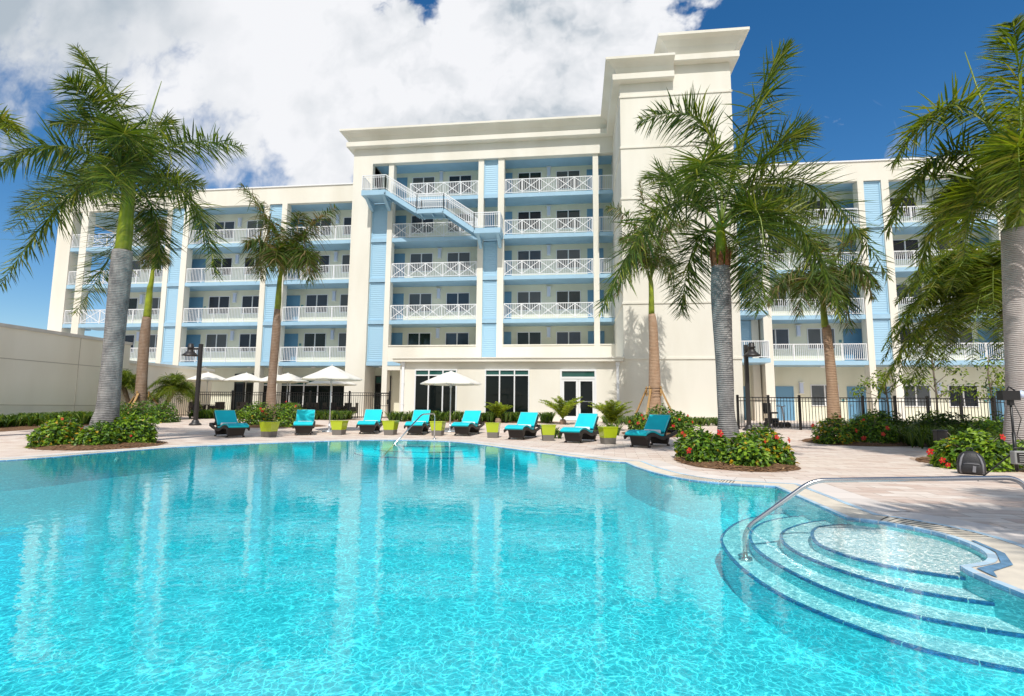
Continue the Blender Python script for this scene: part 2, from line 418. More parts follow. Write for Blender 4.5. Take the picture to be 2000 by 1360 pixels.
for r, z in ((1.0, -.12), (1.5, -.24), (2.0, -.36)):
    far.append(([(-4.6+1.15*r*math.cos(a), 16.6+r*math.sin(a)) for a in [PI+PI*k/10 for k in range(11)]], z))
steps(far, [(-3.0, 17.2), (-6.4, 17.2)], 'far')

# water: closed body, absorbing volume, rippled surface
def water_mat():
    m = bpy.data.materials.new('pool_water'); m.use_nodes = True; nt = m.node_tree; N, L = nt.nodes, nt.links
    N.remove(N['Principled BSDF']); out = N['Material Output']
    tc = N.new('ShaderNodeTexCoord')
    # caustic light painted into the transmission colour: bright cell borders, darker cells
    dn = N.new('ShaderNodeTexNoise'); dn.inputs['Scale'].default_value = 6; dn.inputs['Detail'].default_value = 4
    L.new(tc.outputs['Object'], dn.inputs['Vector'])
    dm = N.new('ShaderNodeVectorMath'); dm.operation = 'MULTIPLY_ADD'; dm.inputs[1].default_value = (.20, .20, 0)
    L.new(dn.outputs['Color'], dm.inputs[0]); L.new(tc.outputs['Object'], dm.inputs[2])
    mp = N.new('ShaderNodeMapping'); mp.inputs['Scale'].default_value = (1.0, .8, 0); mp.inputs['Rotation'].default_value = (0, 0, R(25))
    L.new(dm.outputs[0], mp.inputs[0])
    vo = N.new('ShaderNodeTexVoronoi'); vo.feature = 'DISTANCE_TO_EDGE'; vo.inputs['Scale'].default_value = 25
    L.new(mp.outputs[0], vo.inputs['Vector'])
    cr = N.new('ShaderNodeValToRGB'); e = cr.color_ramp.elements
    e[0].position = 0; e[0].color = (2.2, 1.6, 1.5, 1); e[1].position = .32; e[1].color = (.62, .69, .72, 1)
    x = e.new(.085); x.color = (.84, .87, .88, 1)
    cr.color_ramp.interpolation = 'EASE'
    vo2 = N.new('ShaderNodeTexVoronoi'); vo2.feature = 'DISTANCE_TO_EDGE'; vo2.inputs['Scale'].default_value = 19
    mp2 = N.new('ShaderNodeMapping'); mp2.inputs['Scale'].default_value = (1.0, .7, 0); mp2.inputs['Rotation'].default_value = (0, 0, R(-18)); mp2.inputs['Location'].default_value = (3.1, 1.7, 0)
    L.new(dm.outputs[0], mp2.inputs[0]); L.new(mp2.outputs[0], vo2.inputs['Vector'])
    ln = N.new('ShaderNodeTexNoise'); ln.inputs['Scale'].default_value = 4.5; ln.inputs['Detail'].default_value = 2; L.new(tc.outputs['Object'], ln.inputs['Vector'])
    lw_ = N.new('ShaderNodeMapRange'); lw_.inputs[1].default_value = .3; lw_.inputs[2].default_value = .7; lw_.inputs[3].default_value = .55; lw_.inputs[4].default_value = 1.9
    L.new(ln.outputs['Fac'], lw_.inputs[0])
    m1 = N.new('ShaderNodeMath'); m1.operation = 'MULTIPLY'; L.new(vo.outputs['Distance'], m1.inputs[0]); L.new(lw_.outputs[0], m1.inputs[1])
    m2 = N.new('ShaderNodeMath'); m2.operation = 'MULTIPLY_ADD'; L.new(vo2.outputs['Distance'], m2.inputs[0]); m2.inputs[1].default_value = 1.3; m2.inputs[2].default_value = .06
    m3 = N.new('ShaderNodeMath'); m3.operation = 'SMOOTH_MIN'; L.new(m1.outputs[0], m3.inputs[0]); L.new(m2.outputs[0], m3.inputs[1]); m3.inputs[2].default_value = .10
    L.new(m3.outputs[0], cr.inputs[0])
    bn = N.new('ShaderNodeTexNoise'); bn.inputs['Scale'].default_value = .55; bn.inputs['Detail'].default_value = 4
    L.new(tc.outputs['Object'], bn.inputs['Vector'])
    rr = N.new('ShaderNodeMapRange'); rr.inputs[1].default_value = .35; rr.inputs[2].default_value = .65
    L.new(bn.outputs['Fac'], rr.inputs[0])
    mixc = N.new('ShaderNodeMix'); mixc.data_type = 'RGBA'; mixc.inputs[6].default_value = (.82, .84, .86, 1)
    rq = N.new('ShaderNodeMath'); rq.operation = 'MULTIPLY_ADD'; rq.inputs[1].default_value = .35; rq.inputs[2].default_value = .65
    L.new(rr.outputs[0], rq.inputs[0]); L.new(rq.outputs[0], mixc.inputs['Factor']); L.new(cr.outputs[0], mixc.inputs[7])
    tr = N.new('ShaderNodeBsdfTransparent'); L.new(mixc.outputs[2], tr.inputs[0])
    # surface ripples
    w1 = N.new('ShaderNodeTexNoise'); w1.inputs['Scale'].default_value = 4.5; w1.inputs['Detail'].default_value = 3
    w2 = N.new('ShaderNodeTexNoise'); w2.inputs['Scale'].default_value = 14; w2.inputs['Detail'].default_value = 2
    L.new(tc.outputs['Object'], w1.inputs['Vector']); L.new(tc.outputs['Object'], w2.inputs['Vector'])
    ad = N.new('ShaderNodeMath'); ad.operation = 'MULTIPLY_ADD'; ad.inputs[1].default_value = .35
    L.new(w2.outputs['Fac'], ad.inputs[0]); L.new(w1.outputs['Fac'], ad.inputs[2])
    bp = N.new('ShaderNodeBump'); bp.inputs['Strength'].default_value = .052; bp.inputs['Distance'].default_value = .05
    L.new(ad.outputs[0], bp.inputs['Height'])
    gl = N.new('ShaderNodeBsdfGlossy'); gl.inputs['Roughness'].default_value = .03; L.new(bp.outputs[0], gl.inputs['Normal'])
    fr = N.new('ShaderNodeFresnel'); fr.inputs['IOR'].default_value = 1.33; L.new(bp.outputs[0], fr.inputs['Normal'])
    mx = N.new('ShaderNodeMixShader'); L.new(fr.outputs[0], mx.inputs[0]); L.new(tr.outputs[0], mx.inputs[1]); L.new(gl.outputs[0], mx.inputs[2])
    L.new(mx.outputs[0], out.inputs['Surface'])
    va = N.new('ShaderNodeVolumeAbsorption'); va.inputs['Density'].default_value = .78; va.inputs['Color'].default_value = (.0, .91, .95, 1)
    L.new(va.outputs[0], out.inputs['Volume'])
    return m
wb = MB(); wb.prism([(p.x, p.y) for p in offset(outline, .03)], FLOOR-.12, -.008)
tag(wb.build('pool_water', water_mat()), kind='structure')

# ------------------------------------------------------------------ hotel
hotel = thing('hotel_building', 'long cream hotel block with blue balconies, white railings and a stepped tower', 'hotel', (0, 36, .3))
OFF = Vector((0, 36, .3))
def hb(mb, name, mat, parent=None):
    """geometry is written in world metres, the object sits under the hotel's base point"""
    mb.v = [(x-OFF.x, y-OFF.y, z-OFF.z) for x, y, z in mb.v]
    return mb.build(name, mat, hotel if parent is None else parent)
LV = {2: 4.20, 3: 7.15, 4: 10.20, 5: 13.15, 6: 16.15}
BW = 37.7                                   # corridor back wall
# back walls and body
b = MB(); b.box(-37.0, 46, BW, 51, .2, 16.95); hb(b, 'corridor_wall', M['backwall'])
b = MB(); b.box(-16.0, 9.2, BW+.01, 51.01, 16.95, 20.6); hb(b, 'corridor_wall', M['backwall'])
b = MB(); b.box(-40.30, -16.15, 36.0, 36.35, 16.05, 17.33); b.box(-40.30, -39.9, 36.35, 51, 16.05, 17.33); hb(b, 'parapet', M['wall'])
b = MB(); b.box(-40.36, -16.15, 35.93, 36.42, 17.33, 17.42); hb(b, 'parapet_cap', M['white'])
b = MB(); b.box(8.9, 46, 36.0, 36.35, 16.05, 17.36); hb(b, 'parapet', M['wall'])
b = MB(); b.box(8.9, 46.1, 35.93, 36.42, 17.36, 17.45); hb(b, 'parapet_cap', M['white'])
b = MB(); b.box(-39.9, -16.1, 36.35, 51, 16.06, 16.9); hb(b, 'roof_slab', M['blue'])
b = MB(); b.box(8.9, 46, 36.35, 51, 16.06, 16.9); hb(b, 'roof_slab', M['blue'])
b = MB(); b.box(-14.6, 2.66, 36.36, 51, 18.78, 20.2); hb(b, 'roof_slab', M['blue'])
b = MB(); b.box(-16.15, -14.68, 36.3, 51, 17.34, 20.6); hb(b, 'end_wall', M['wall'])
b = MB(); b.box(-16.15, 2.66, 35.85, 36.3, 18.76, 21.0); b.box(-16.1, 9, 36.3, 51, 20.6, 20.9); hb(b, 'attic_wall', M['wall'])
# columns and pillars
for x0, x1, y0, y1, z1, mat in [
    (-40.30, -39.06, 36.0, 37.2, 16.05, 'wall'), (-38.28, -37.69, 36.02, 36.6, 16.05, 'wall'), (-40.2, -39.4, 44, 45, 16.05, 'wall'),
    (-30.97, -30.57, 36.0, 36.6, 16.05, 'wall'), (-29.57, -29.11, 36.0, 36.6, 16.05, 'wall'),
    (-23.06, -22.66, 36.0, 36.6, 16.05, 'wall'), (-21.66, -21.26, 36.0, 36.6, 16.05, 'wall'),
    (-16.15, -14.68, 35.85, BW, 18.76, 'wall'), (-13.49, -13.11, 35.97, 36.6, 18.76, 'wall'),
    (-6.83, -6.43, 35.97, 36.6, 18.76, 'wall'), (-5.40, -4.96, 35.97, 36.6, 18.76, 'wall'),
    (1.27, 1.65, 35.97, 36.6, 18.76, 'wall'),
    (11.42, 11.86, 36.0, 36.6, 16.05, 'wall'), (11.97, 12.50, 35.4, 36.6, 16.05, 'wall'), (18.45, 18.83, 36.0, 36.6, 16.05, 'wall'),
    (19.90, 20.36, 36.0, 36.6, 16.05, 'wall'), (26.60, 27.0, 36.0, 36.6, 16.05, 'wall'), (28.05, 28.45, 36.0, 36.6, 16.05, 'wall'),
    (34.6, 35.0, 36.0, 36.6, 16.05, 'wall')]:
    b = MB(); b.box(x0, x1, y0, y1, .2, z1); hb(b, 'pillar', M[mat])
# louvred screens: frame, slats, one per storey
def louvre(x0, x1, z0, z1):
    b = MB(); y0, y1 = 36.10, 36.22; w = .07
    b.box(x0, x0+w, y0, y1, z0, z1); b.box(x1-w, x1, y0, y1, z0, z1)
    b.box(x0+w, x1-w, y0, y1, z0, z0+w); b.box(x0+w, x1-w, y0, y1, z1-w, z1)
    n = int((z1-z0-2*w)/.145); dz = (z1-z0-2*w)/n
    for i in range(n):
        z = z0+w+i*dz
        b.face([(x0+w, y0+.055, z+dz), (x0+w, y0+.04, z+.012), (x1-w, y0+.04, z+.012), (x1-w, y0+.055, z+dz)])
        b.face([(x0+w, y0+.04, z+.012), (x0+w, y0+.06, z), (x1-w, y0+.06, z), (x1-w, y0+.04, z+.012)])
    b.box(x0+w, x1-w, y0+.085, y1-.01, z0+w, z1-w)
    hb(b, 'louvre_screen', M['louvre'])
    c = MB(); c.box(x0-.002, x1+.002, 36.02, 36.35, z0-.29, z0-.02); hb(c, 'floor_band', M['blue'])
for x0, x1, lv in [(-30.57, -29.57, (2,3,4,5)), (-22.66, -21.66, (2,3,4,5)), (-14.68, -13.49, (2,3,4,5)), (10.1, 11.42, (2,3,4,5)), (18.83, 19.90, (2,3,4,5)), (27.0, 28.05, (2,3,4,5)), (-6.43, -5.40, (2,3,4,6))]:
    for l in lv:
        top = {2: LV[3]-.31, 3: LV[4]-.31, 4: LV[5]-.31, 5: 16.02, 6: 18.74}[l]
        if x0 < -14 and x0 > -15 and l == 5: top = LV[6]-.45
        if x0 > -7 and x0 < -6 and l == 4: top = LV[5]-.45
        louvre(x0+.004, x1-.004, LV[l]+.02, top)
# balconies
PICK = .118
def railing(x0, x1, z, cross=False, y=36.12, parent=None, name='balcony_railing'):
    b = MB(); h = 1.10
    b.box(x0, x1, y-.028, y+.028, z+h-.05, z+h); b.box(x0, x1, y-.018, y+.018, z+.08, z+.12)
    n = max(1, round((x1-x0)/1.32)); 
    for i in range(n+1):
        x = lerp(x0+.025, x1-.025, i/n); b.box(x-.025, x+.025, y-.025, y+.025, z, z+h-.05)
    k = int((x1-x0)/PICK)
    for i in range(1, k):
        x = lerp(x0, x1, i/k); b.box(x-.0135, x+.0135, y-.012, y+.012, z+.12, z+h-.05)
    if cross:
        for i in range(n):
            xa, xb = lerp(x0+.05, x1-.05, i/n), lerp(x0+.05, x1-.05, (i+1)/n)
            b.bar((xa, y-.03, z+.12), (xb, y-.03, z+h-.06), .045, .012, up=(0, 1, 0)); b.bar((xa, y-.036, z+h-.06), (xb, y-.036, z+.12), .045, .012, up=(0, 1, 0))
    return hb(b, name, M['white'], parent)
def slab(x0, x1, z, ground=False):
    b = MB(); b.box(x0, x1, 36.05, BW, z-.28, z, 0)
    b.face([(x0, 36.05-.003, z-.275), (x1, 36.05-.003, z-.275), (x1, 36.05-.003, z-.003), (x0, 36.05-.003, z-.003)], 0)
    return hb(b, 'balcony_slab', M['blue'])
bays = [(-39.06, -38.28, (2,3,4,5), ()), (-37.69, -30.97, (2,3,4,5), ()), (-29.11, -23.06, (2,3,4,5), ()), (-21.26, -16.15, (2,3,4,5), ()),
        (-13.11, -6.83, (3,4,5,6), (3,4,5,6)), (-4.96, 1.27, (3,4,5,6), (3,4,5,6)), (1.65, 2.66, (3,4,5,6), ()),
        (12.50, 18.45, (2,3,4,5), ()), (20.36, 26.60, (2,3,4,5), ()), (28.45, 34.6, (2,3,4,5), ())]
for x0, x1, lv, cr in bays:
    for l in lv:
        slab(x0, x1, LV[l])
        if x0 == -37.69:
            railing(x0+.02, -34.4, LV[l], True); railing(-34.4, x1-.02, LV[l])
        elif x0 == -13.11 and l == 6:
            railing(-11.9, x1-.02, LV[l], True)
        else:
            railing(x0+.02, x1-.02, LV[l], l in cr)
for x0, x1 in ((-30.97, -29.11), (-23.06, -21.26), (-14.68, -13.11), (-6.83, -4.96), (18.45, 20.36), (26.6, 28.45)):
    for l in (2, 3, 4, 5) + ((6,) if -15 < x0 < 0 else ()):
        b = MB(); b.box(x0+.01, x1-.01, 36.36, BW, LV[l]-.28, LV[l]-.003); hb(b, 'balcony_slab', M['blue'])
# second-floor solid parapet of the middle block
b = MB()
for x0, x1 in ((-13.11, -6.83), (-4.96, 1.27), (1.65, 2.66)): b.box(x0, x1, 36.0, 36.3, 3.6, 5.28); b.box(x0, x1, 36.3, BW, 3.9, 4.2)
b.box(-6.43, -5.40, 36.25, 36.6, .3, 4.2)
hb(b, 'parapet_wall', M['wall'])
b = MB()
for x0, x1 in ((-13.11, -6.83), (-4.96, 1.27), (1.65, 2.66)): b.box(x0, x1, 35.95, 36.35, 5.28, 5.36)
hb(b, 'parapet_cap', M['wall'])
b = MB(); b.box(-13.11, -10.35, 35.96, 35.998, 3.92, 4.2); hb(b, 'floor_band', M['blue'])

# windows, doors, lanterns and signs of the corridors
def window_meshes(w, h):
    f = MB(); t = .055
    f.box(0, w, -.05, 0, 0, t); f.box(0, w, -.05, 0, h-t, h); f.box(0, t, -.05, 0, t, h-t); f.box(w-t, w, -.05, 0, t, h-t)
    f.box(w/2-.04, w/2+.04, -.055, 0, t, h-t)
    p = MB(); p.face([(t, -.015, t), (w/2-.04, -.015, t), (w/2-.04, -.015, h-t), (t, -.015, h-t)])
    p.face([(w/2+.04, -.030, t), (w-t, -.030, t), (w-t, -.030, h-t), (w/2+.04, -.030, h-t)])
    return f.mesh('window', M['frame']), p.mesh('pane', M['glass'])
WF, WP = window_meshes(1.76, 1.42)
def curtain_mesh(w, h, x0, x1):
    c = MB(); n = 14
    for i in range(n):
        a, bb = lerp(x0, x1, i/n), lerp(x0, x1, (i+1)/n)
        c.face([(a, -.006-.004*(i % 2), .06), (bb, -.006-.004*((i+1) % 2), .06), (bb, -.006-.004*((i+1) % 2), h-.06), (a, -.006-.004*(i % 2), h-.06)])
    return c.mesh('curtain', M['curtain'])
def glass_mat(name, c):
    return P(name, c, .03, spec=.45)
PANES = [WP]
for c in ((.022, .034, .050), (.016, .030, .028), (.04, .06, .085), (.09, .10, .105)):
    q = WP.copy(); q.materials.clear(); q.materials.append(glass_mat('curtained_window_glass', c)); PANES.append(q)
d = MB(); d.box(0, 1.0, -.04, 0, 0, 2.2); DOOR = d.mesh('door', M['door'])
d = MB(); d.box(-.07, 0, -.06, 0, 0, 2.27); d.box(1.0, 1.07, -.06, 0, 0, 2.27); d.box(0, 1.0, -.06, 0, 2.2, 2.27); DFR = d.mesh('door_frame', M['door'])
d = MB(); d.tube([(.08, -.04, 1.05), (.08, -.10, 1.05), (.2, -.10, 1.05)], .014, 8); DH = d.mesh('handle', M['steel'])
d = MB(); d.box(-.13, .13, -.05, 0, -.38, .30); d.box(-.17, .17, -.2, 0, .30, .34); d.box(-.15, .15, -.18, 0, -.42, -.38); LB = d.mesh('wall_lantern', M['white'])
d = MB(); d.box(-.105, .105, -.165, -.052, -.375, .295); LG = d.mesh('lamp_glass', M['lantern'])
d = MB(); d.box(-.07, .07, -.05, 0, -.09, .09); d.tube([(0, -.05, -.02), (0, -.075, -.02)], .045, 10); AL = d.mesh('fire_alarm', M['red'])
d = MB(); d.box(-.09, .09, -.02, 0, -.09, .09); RS = d.mesh('room_sign', P('teal_sign', (.12, .30, .32), .4))
wr = random.Random(3)
def hput(name, me, x, z, y=BW): return put(name, me, hotel, Vector((x, y, z))-OFF)
def win(x, z, top):
    o = hput('window', WF, x, z+top-1.42)
    p = put('pane', wr.choice(PANES), o)
def door(x, z):
    o = hput('door', DOOR, x, z); put('door_frame', DFR, o); put('handle', DH, o)
def lantern(x, z):
    o = hput('wall_lantern', LB, x, z); put('lamp_glass', LG, o)
for l in (2, 3, 4, 5):
    z = LV[l]
    for x in (-36.1, -33.4, -28.29, -25.53, -20.31, -17.6): win(x, z, 2.33)
    for x in (-29.85, -21.86): door(x, z)
    for x in (-34.0, -26.1, -18.05): lantern(x, z+2.2)
    for x in (-30.2, -22.05): hput('fire_alarm', AL, x, z+2.15)
    for x in (-28.6, -20.6): hput('room_sign', RS, x, z+1.45)
    for x in (12.6, 15.52, 21.15, 23.96, 29.4, 32.2): win(x, z, 2.33)
    for x in (17.87, 26.1, 19.2): door(x, z)
    for x in (14.95, 23.4, 31.6): lantern(x, z+2.2)
    for x in (17.6, 25.9): hput('room_sign', RS, x, z+1.45)
for l in (2, 3, 4, 5, 6):
    z = LV[l]
    for x in (-12.25, -9.42, -4.17, -1.35): win(x, z, 2.27)
    for x in (-13.72, -6.95, -5.65, .96): door(x, z)
    for x in (-9.98, -1.88): lantern(x, z+2.25)
for x in (-39.0,): pass
for x in (15.55, 21.13, 23.96, 29.4): win(x, .35, 2.39)
for x in (13.4, 17.9, 19.45, 26.37, 10.3): door(x, .35)
lantern(14.95, 2.55); lantern(23.4, 2.55)
for x in (17.55, 26.1): hput('room_sign', RS, x, 1.7)
hput('fire_alarm', AL, -11.0, 1.9)
# ground-floor glazing of the left wing
def shop(name, x0, x1, z0, z1, zt, cols, y, mat=None, rail=None):
    """frame with `cols` lights and a transom at zt"""
    f = MB(); t = .07; w = (x1-x0)
    f.box(x0, x1, y-.10, y, z1-t, z1); f.box(x0, x1, y-.10, y, z0, z0+t); f.box(x0, x0+t, y-.10, y, z0+t, z1-t); f.box(x1-t, x1, y-.10, y, z0+t, z1-t)
    f.box(x0+t, x1-t, y-.10, y, zt-t/2, zt+t/2)
    for i in range(1, cols):
        x = lerp(x0, x1, i/cols); f.box(x-t/2, x+t/2, y-.098, y, z0+t, zt-t/2); f.box(x-t/2, x+t/2, y-.098, y, zt+t/2, z1-t)
    o = hb(f, name, M['frame'] if mat is None else mat)
    p = MB(); p.face([(x0+t, y-.03, z0+t), (x1-t, y-.03, z0+t), (x1-t, y-.03, zt), (x0+t, y-.03, zt)], 0)
    p.face([(x0+t, y-.03, zt), (x1-t, y-.03, zt), (x1-t, y-.03, z1-t), (x0+t, y-.03, z1-t)], 1)
    q = p.mesh('pane', [M['shopglass'], M['greenglass']])
    for v in q.vertices: v.co -= OFF
    put('pane', q, o)
    return o
dark = P('dark_storefront_frame', (.02, .02, .02), .4)
shop('storefront', -25.66, -24.16, .37, 3.44, 2.7, 2, BW, dark)
shop('storefront', -23.4, -16.8, .37, 3.2, 2.6, 6, BW, M['frame'])
shop('storefront', -14.6, -13.4, .37, 3.3, 2.75, 1, BW, dark)
b = MB(); b.box(-22.75, -22.0, BW-.12, BW, 1.0, 1.9); hb(b, 'drinking_fountain', M['white'])
d = MB(); d.lathe([(.14, 0), (.14, -.07), (.10, -.11), (0, -.12)], 16); CL = d.mesh('ceiling_light', M['white'])
for x in (-27.5, -24, -19, -13.9, 16, 24): put('ceiling_light', CL, hotel, Vector((x, 36.8, 3.91))-OFF)

# tower beside the middle block
TY = 29.8
b = MB(); b.box(2.66, 8.9, TY, 50.5, .2, 20.3); hb(b, 'tower', M['wall'])
b = MB(); b.box(2.66, 5.70, TY, 40, 20.3, 21.0); hb(b, 'tower', M['wall'])
b = MB(); b.box(5.70, 8.9, TY+.12, 40, 20.3, 22.3); hb(b, 'tower', M['wall'])
b = MB()
for z in (3.80, 6.90, 9.98, 12.95, 16.0, 19.1):
    for z0, z1, e in ((z-.05, z+.05, .05), (z+.05, z+.08, .03)):
        b.box(2.66-e, 8.9+e, TY-e, TY-.0005, z0, z1); b.box(2.66-e, 2.6595, TY, 35.9, z0, z1)
hb(b, 'string_course', M['wall'])
def sweep(path, prof, name):
    """cornice: profile of (outward, z) run along a path of (x, y), mitred"""
    pts = [Vector(p) for p in path]; N = len(pts); b = MB(); rows = []
    for i in range(N):
        d1 = (pts[i]-pts[i-1]).normalized() if i else None
        d2 = (pts[i+1]-pts[i]).normalized() if i < N-1 else None
        n1 = Vector((d1.y, -d1.x)) if d1 else None; n2 = Vector((d2.y, -d2.x)) if d2 else None
        if n1 is None: n, k = n2, 1
        elif n2 is None: n, k = n1, 1
        else: n = (n1+n2).normalized(); k = n.dot(n1)
        rows.append([(pts[i].x+n.x*o/k, pts[i].y+n.y*o/k, z) for o, z in prof])
    for i in range(N-1):
        for j in range(len(prof)-1):
            b.face([rows[i][j], rows[i+1][j], rows[i+1][j+1], rows[i][j+1]])
    b.face(rows[0]); b.face(rows[-1][::-1])
    return hb(b, name, M['wall'])
PR = [(-.01, 19.92), (.40, 19.92), (.44, 19.96), (.44, 20.30), (.16, 20.34), (.20, 20.45), (.34, 20.70), (.60, 20.88), (.78, 20.96), (.84, 20.98), (.84, 21.12), (-.01, 21.16)]
sweep([(-16.15, 44), (-16.15, 35.85), (2.66, 35.85), (2.66, TY), (5.70, TY)], PR, 'cornice')
k = 1.0
PR2 = [(-.01, 20.95), (.40, 20.95), (.44, 20.99), (.44, 21.33), (.16, 21.37), (.22, 21.5), (.36, 21.85), (.62, 22.12), (.84, 22.22), (.90, 22.24), (.90, 22.40), (-.01, 22.44)]
sweep([(5.70, 40), (5.70, TY+.12), (8.9, TY+.12), (8.9, 40)], PR2, 'cornice')
b = MB(); b.box(5.71, 8.89, TY+.13, 40, 22.30, 22.42); hb(b, 'roof_slab', M['roof'])
# roof ladder cage and small fire balconies beside the tower
b = MB()
for x in (9.3, 9.9):
    b.tube([(x, 36.1, 16.9), (x, 36.1, 20.4)], .025, 6)
for i in range(12): b.tube([(9.3, 36.1, 17.1+i*.28), (9.9, 36.1, 17.1+i*.28)], .015, 6)
for i in range(5): b.bar((9.25+i*.17, 35.9, 17.4), (9.25+i*.17, 35.9, 20.4), .03)
for z in (17.6, 18.5, 19.4, 20.35): b.bar((9.2, 35.9, z), (10.0, 35.9, z), .03, .05)
hb(b, 'roof_ladder', M['white'])
for l in (2, 3, 4, 5):
    z = LV[l]
    b = MB(); b.box(8.92, 11.9, 34.2, 36.0, z-.26, z); hb(b, 'balcony_slab', M['blue'])
    railing(8.95, 11.88, z, False, 34.28)
    b = MB(); x = 11.86
    b.box(x-.028, x+.028, 34.33, 35.38, z+1.05, z+1.10); b.box(x-.018, x+.018, 34.33, 35.38, z+.08, z+.12)
    for i in range(9): b.box(x-.011, x+.011, 34.42+i*.118-.011, 34.42+i*.118+.011, z+.12, z+1.05)
    hb(b, 'balcony_railing', M['white'])

# low pavilion in front of the middle block
PY = 29.72
def px(x): return x*.9905
b = MB(); b.box(-10.05, 2.655, PY, 36, .2, 3.62); hb(b, 'pavilion_wall', M['wall'])
b = MB(); b.box(-10.40, 2.60, PY-.32, 36, 3.62, 3.80); hb(b, 'eave', M['wall'])
b = MB(); b.box(-10.46, 2.66, PY-.38, 36, 3.80, 3.86); hb(b, 'roof_edge', M['white_stucco'])
for x in (-9.85, 2.30):
    b = MB(); b.box(x-.07, x+.07, PY-.11, PY-.004, .36, 3.55); b.box(x-.11, x+.11, PY-.16, PY-.004, 3.42, 3.60)
    for z in (1.2, 2.4): b.box(x-.085, x+.085, PY-.118, PY-.004, z, z+.05)
    hb(b, 'downpipe', M['white'])
shop('pavilion_window', px(-9.24), px(-6.74), .47, 3.20, 2.86, 3, PY-.004)
shop('pavilion_window', px(-5.13), px(-2.58), .47, 3.20, 2.86, 3, PY-.004)
# double door: frame, two leaves, glass, pull handles
x0, x1 = px(-.86), px(1.15); y = PY-.004
f = MB(); t = .10
f.box(x0, x0+t, y-.12, y, .36, 3.19); f.box(x1-t, x1, y-.12, y, .36, 3.19); f.box(x0+t, x1-t, y-.12, y, 3.09, 3.19); f.box(x0+t, x1-t, y-.12, y, 2.66, 2.78)
fo = hb(f, 'double_door', M['frame'])
p = MB(); p.face([(x0+t, y-.04, 2.78), (x1-t, y-.04, 2.78), (x1-t, y-.04, 3.09), (x0+t, y-.04, 3.09)]); q = p.mesh('transom_pane', M['greenglass'])
for v in q.vertices: v.co -= OFF
put('transom_pane', q, fo)
xm = (x0+x1)/2
for a, bb, hx in ((x0+t, xm-.004, xm-.10), (xm+.004, x1-t, xm+.10)):
    l = MB(); w = .12
    l.box(a+.004, a+w, y-.10, y-.03, .38, 2.65); l.box(bb-w, bb-.004, y-.10, y-.03, .38, 2.65); l.box(a+w, bb-w, y-.10, y-.03, 2.53, 2.65); l.box(a+w, bb-w, y-.10, y-.03, .38, .62)
    q = l.mesh('door_leaf', M['frame'])
    for v in q.vertices: v.co -= OFF
    put('door_leaf', q, fo)
    g = MB(); g.face([(a+w, y-.06, .62), (bb-w, y-.06, .62), (bb-w, y-.06, 2.53), (a+w, y-.06, 2.53)]); q = g.mesh('pane', M['shopglass'])
    for v in q.vertices: v.co -= OFF
    put('pane', q, fo)
    h = MB(); s_ = -.035 if hx < xm else .035
    h.tube([(hx, y-.10, 1.15), (hx, y-.17, 1.15), (hx+s_, y-.17, 1.28), (hx-s_*.4, y-.17, 1.42), (hx+s_, y-.17, 1.56), (hx, y-.17, 1.68), (hx, y-.10, 1.68)], .016, 8); h.box(a+w, bb-w, y-.085, y-.062, 1.40, 1.44)
    q = h.mesh('handle', M['steel'])
    for v in q.vertices: v.co -= OFF
    put('handle', q, fo)

# outdoor stair from the sixth to the fifth floor, hung on brackets
sy0, sy1 = 34.45, 35.62
A, B_, C_, D_ = (-13.15, 16.15), (-10.85, 14.65), (-8.95, 14.65), (-6.80, 13.15)
def bracket(b, x0, x1, z):
    b.box(x0, x1, sy0, 36.0, z-.36, z)
    for x in (x0+.12, x1-.34): 
        n = len(b.v)
        P_ = [(sy0+.25, z-.36), (35.98, z-.36), (35.98, z-1.0)]
        for xx in (x, x+.22): b.v += [(xx, yy, zz) for yy, zz in P_]
        b.f += [(n, n+1, n+2), (n+5, n+4, n+3), (n, n+3, n+4, n+1), (n+1, n+4, n+5, n+2), (n+2, n+5, n+3, n)]; b.m += [0]*5
s = MB()
bracket(s, -14.88, -13.12, 16.15); bracket(s, -6.80, -4.98, 13.15)
for y0_ in (sy0, sy1-.06):
    for (xa, za), (xb, zb) in ((A, B_), (B_, C_), (C_, D_)):
        s.bar((xa, y0_+.03, za-.17), (xb, y0_+.03, zb-.17), .06, .30)
s.box(B_[0], C_[0], sy0+.07, sy1-.07, 14.60, 14.66)
for (xa, za), (xb, zb), n in ((A, B_, 9), (C_, D_, 9)):
    for i in range(n):
        x = lerp(xa, xb, (i+.5)/n); z = lerp(za, zb, (i+1)/n); w = (xb-xa)/n
        s.box(x-w/2, x+w/2+.02, sy0+.07, sy1-.07, z, z+.05); s.box(x-w/2, x-w/2+.02, sy0+.07, sy1-.07, z+.05, z+.17)
for x in (-10.7, -9.9, -9.1): s.box(x-.05, x+.05, sy0+.07, 36, 14.42, 14.58)
st = hb(s, 'outdoor_staircase', M['blue'])
def srail(y, pts):
    b = MB(); h = 1.08
    for (xa, za), (xb, zb) in zip(pts[:-1], pts[1:]):
        for zz, w in ((h, .055), (.12, .035), (h-.14, .03)): b.bar((xa, y, za+zz), (xb, y, zb+zz), w, w)
        n = max(1, int(abs(xb-xa)/.125))
        for i in range(n+1):
            x = lerp(xa, xb, i/n); z = lerp(za, zb, i/n); w = .05 if i in (0, n) else .022
            b.bar((x, y, z+(-.05 if w > .03 else .12)), (x, y, z+h), w, w)
    return b
m_ = srail(sy0+.03, [(-14.84, 16.15), A, B_, C_, D_, (-5.02, 13.15)])
for x, z in ((-14.84, 16.15), (-5.02, 13.15)):
    for zz in (1.08, .12): m_.bar((x, sy0+.03, z+zz), (x, 35.95, z+zz), .05)
    for i in range(10): m_.bar((x, sy0+.15+i*.13, z+.1), (x, sy0+.15+i*.13, z+1.08), .022)
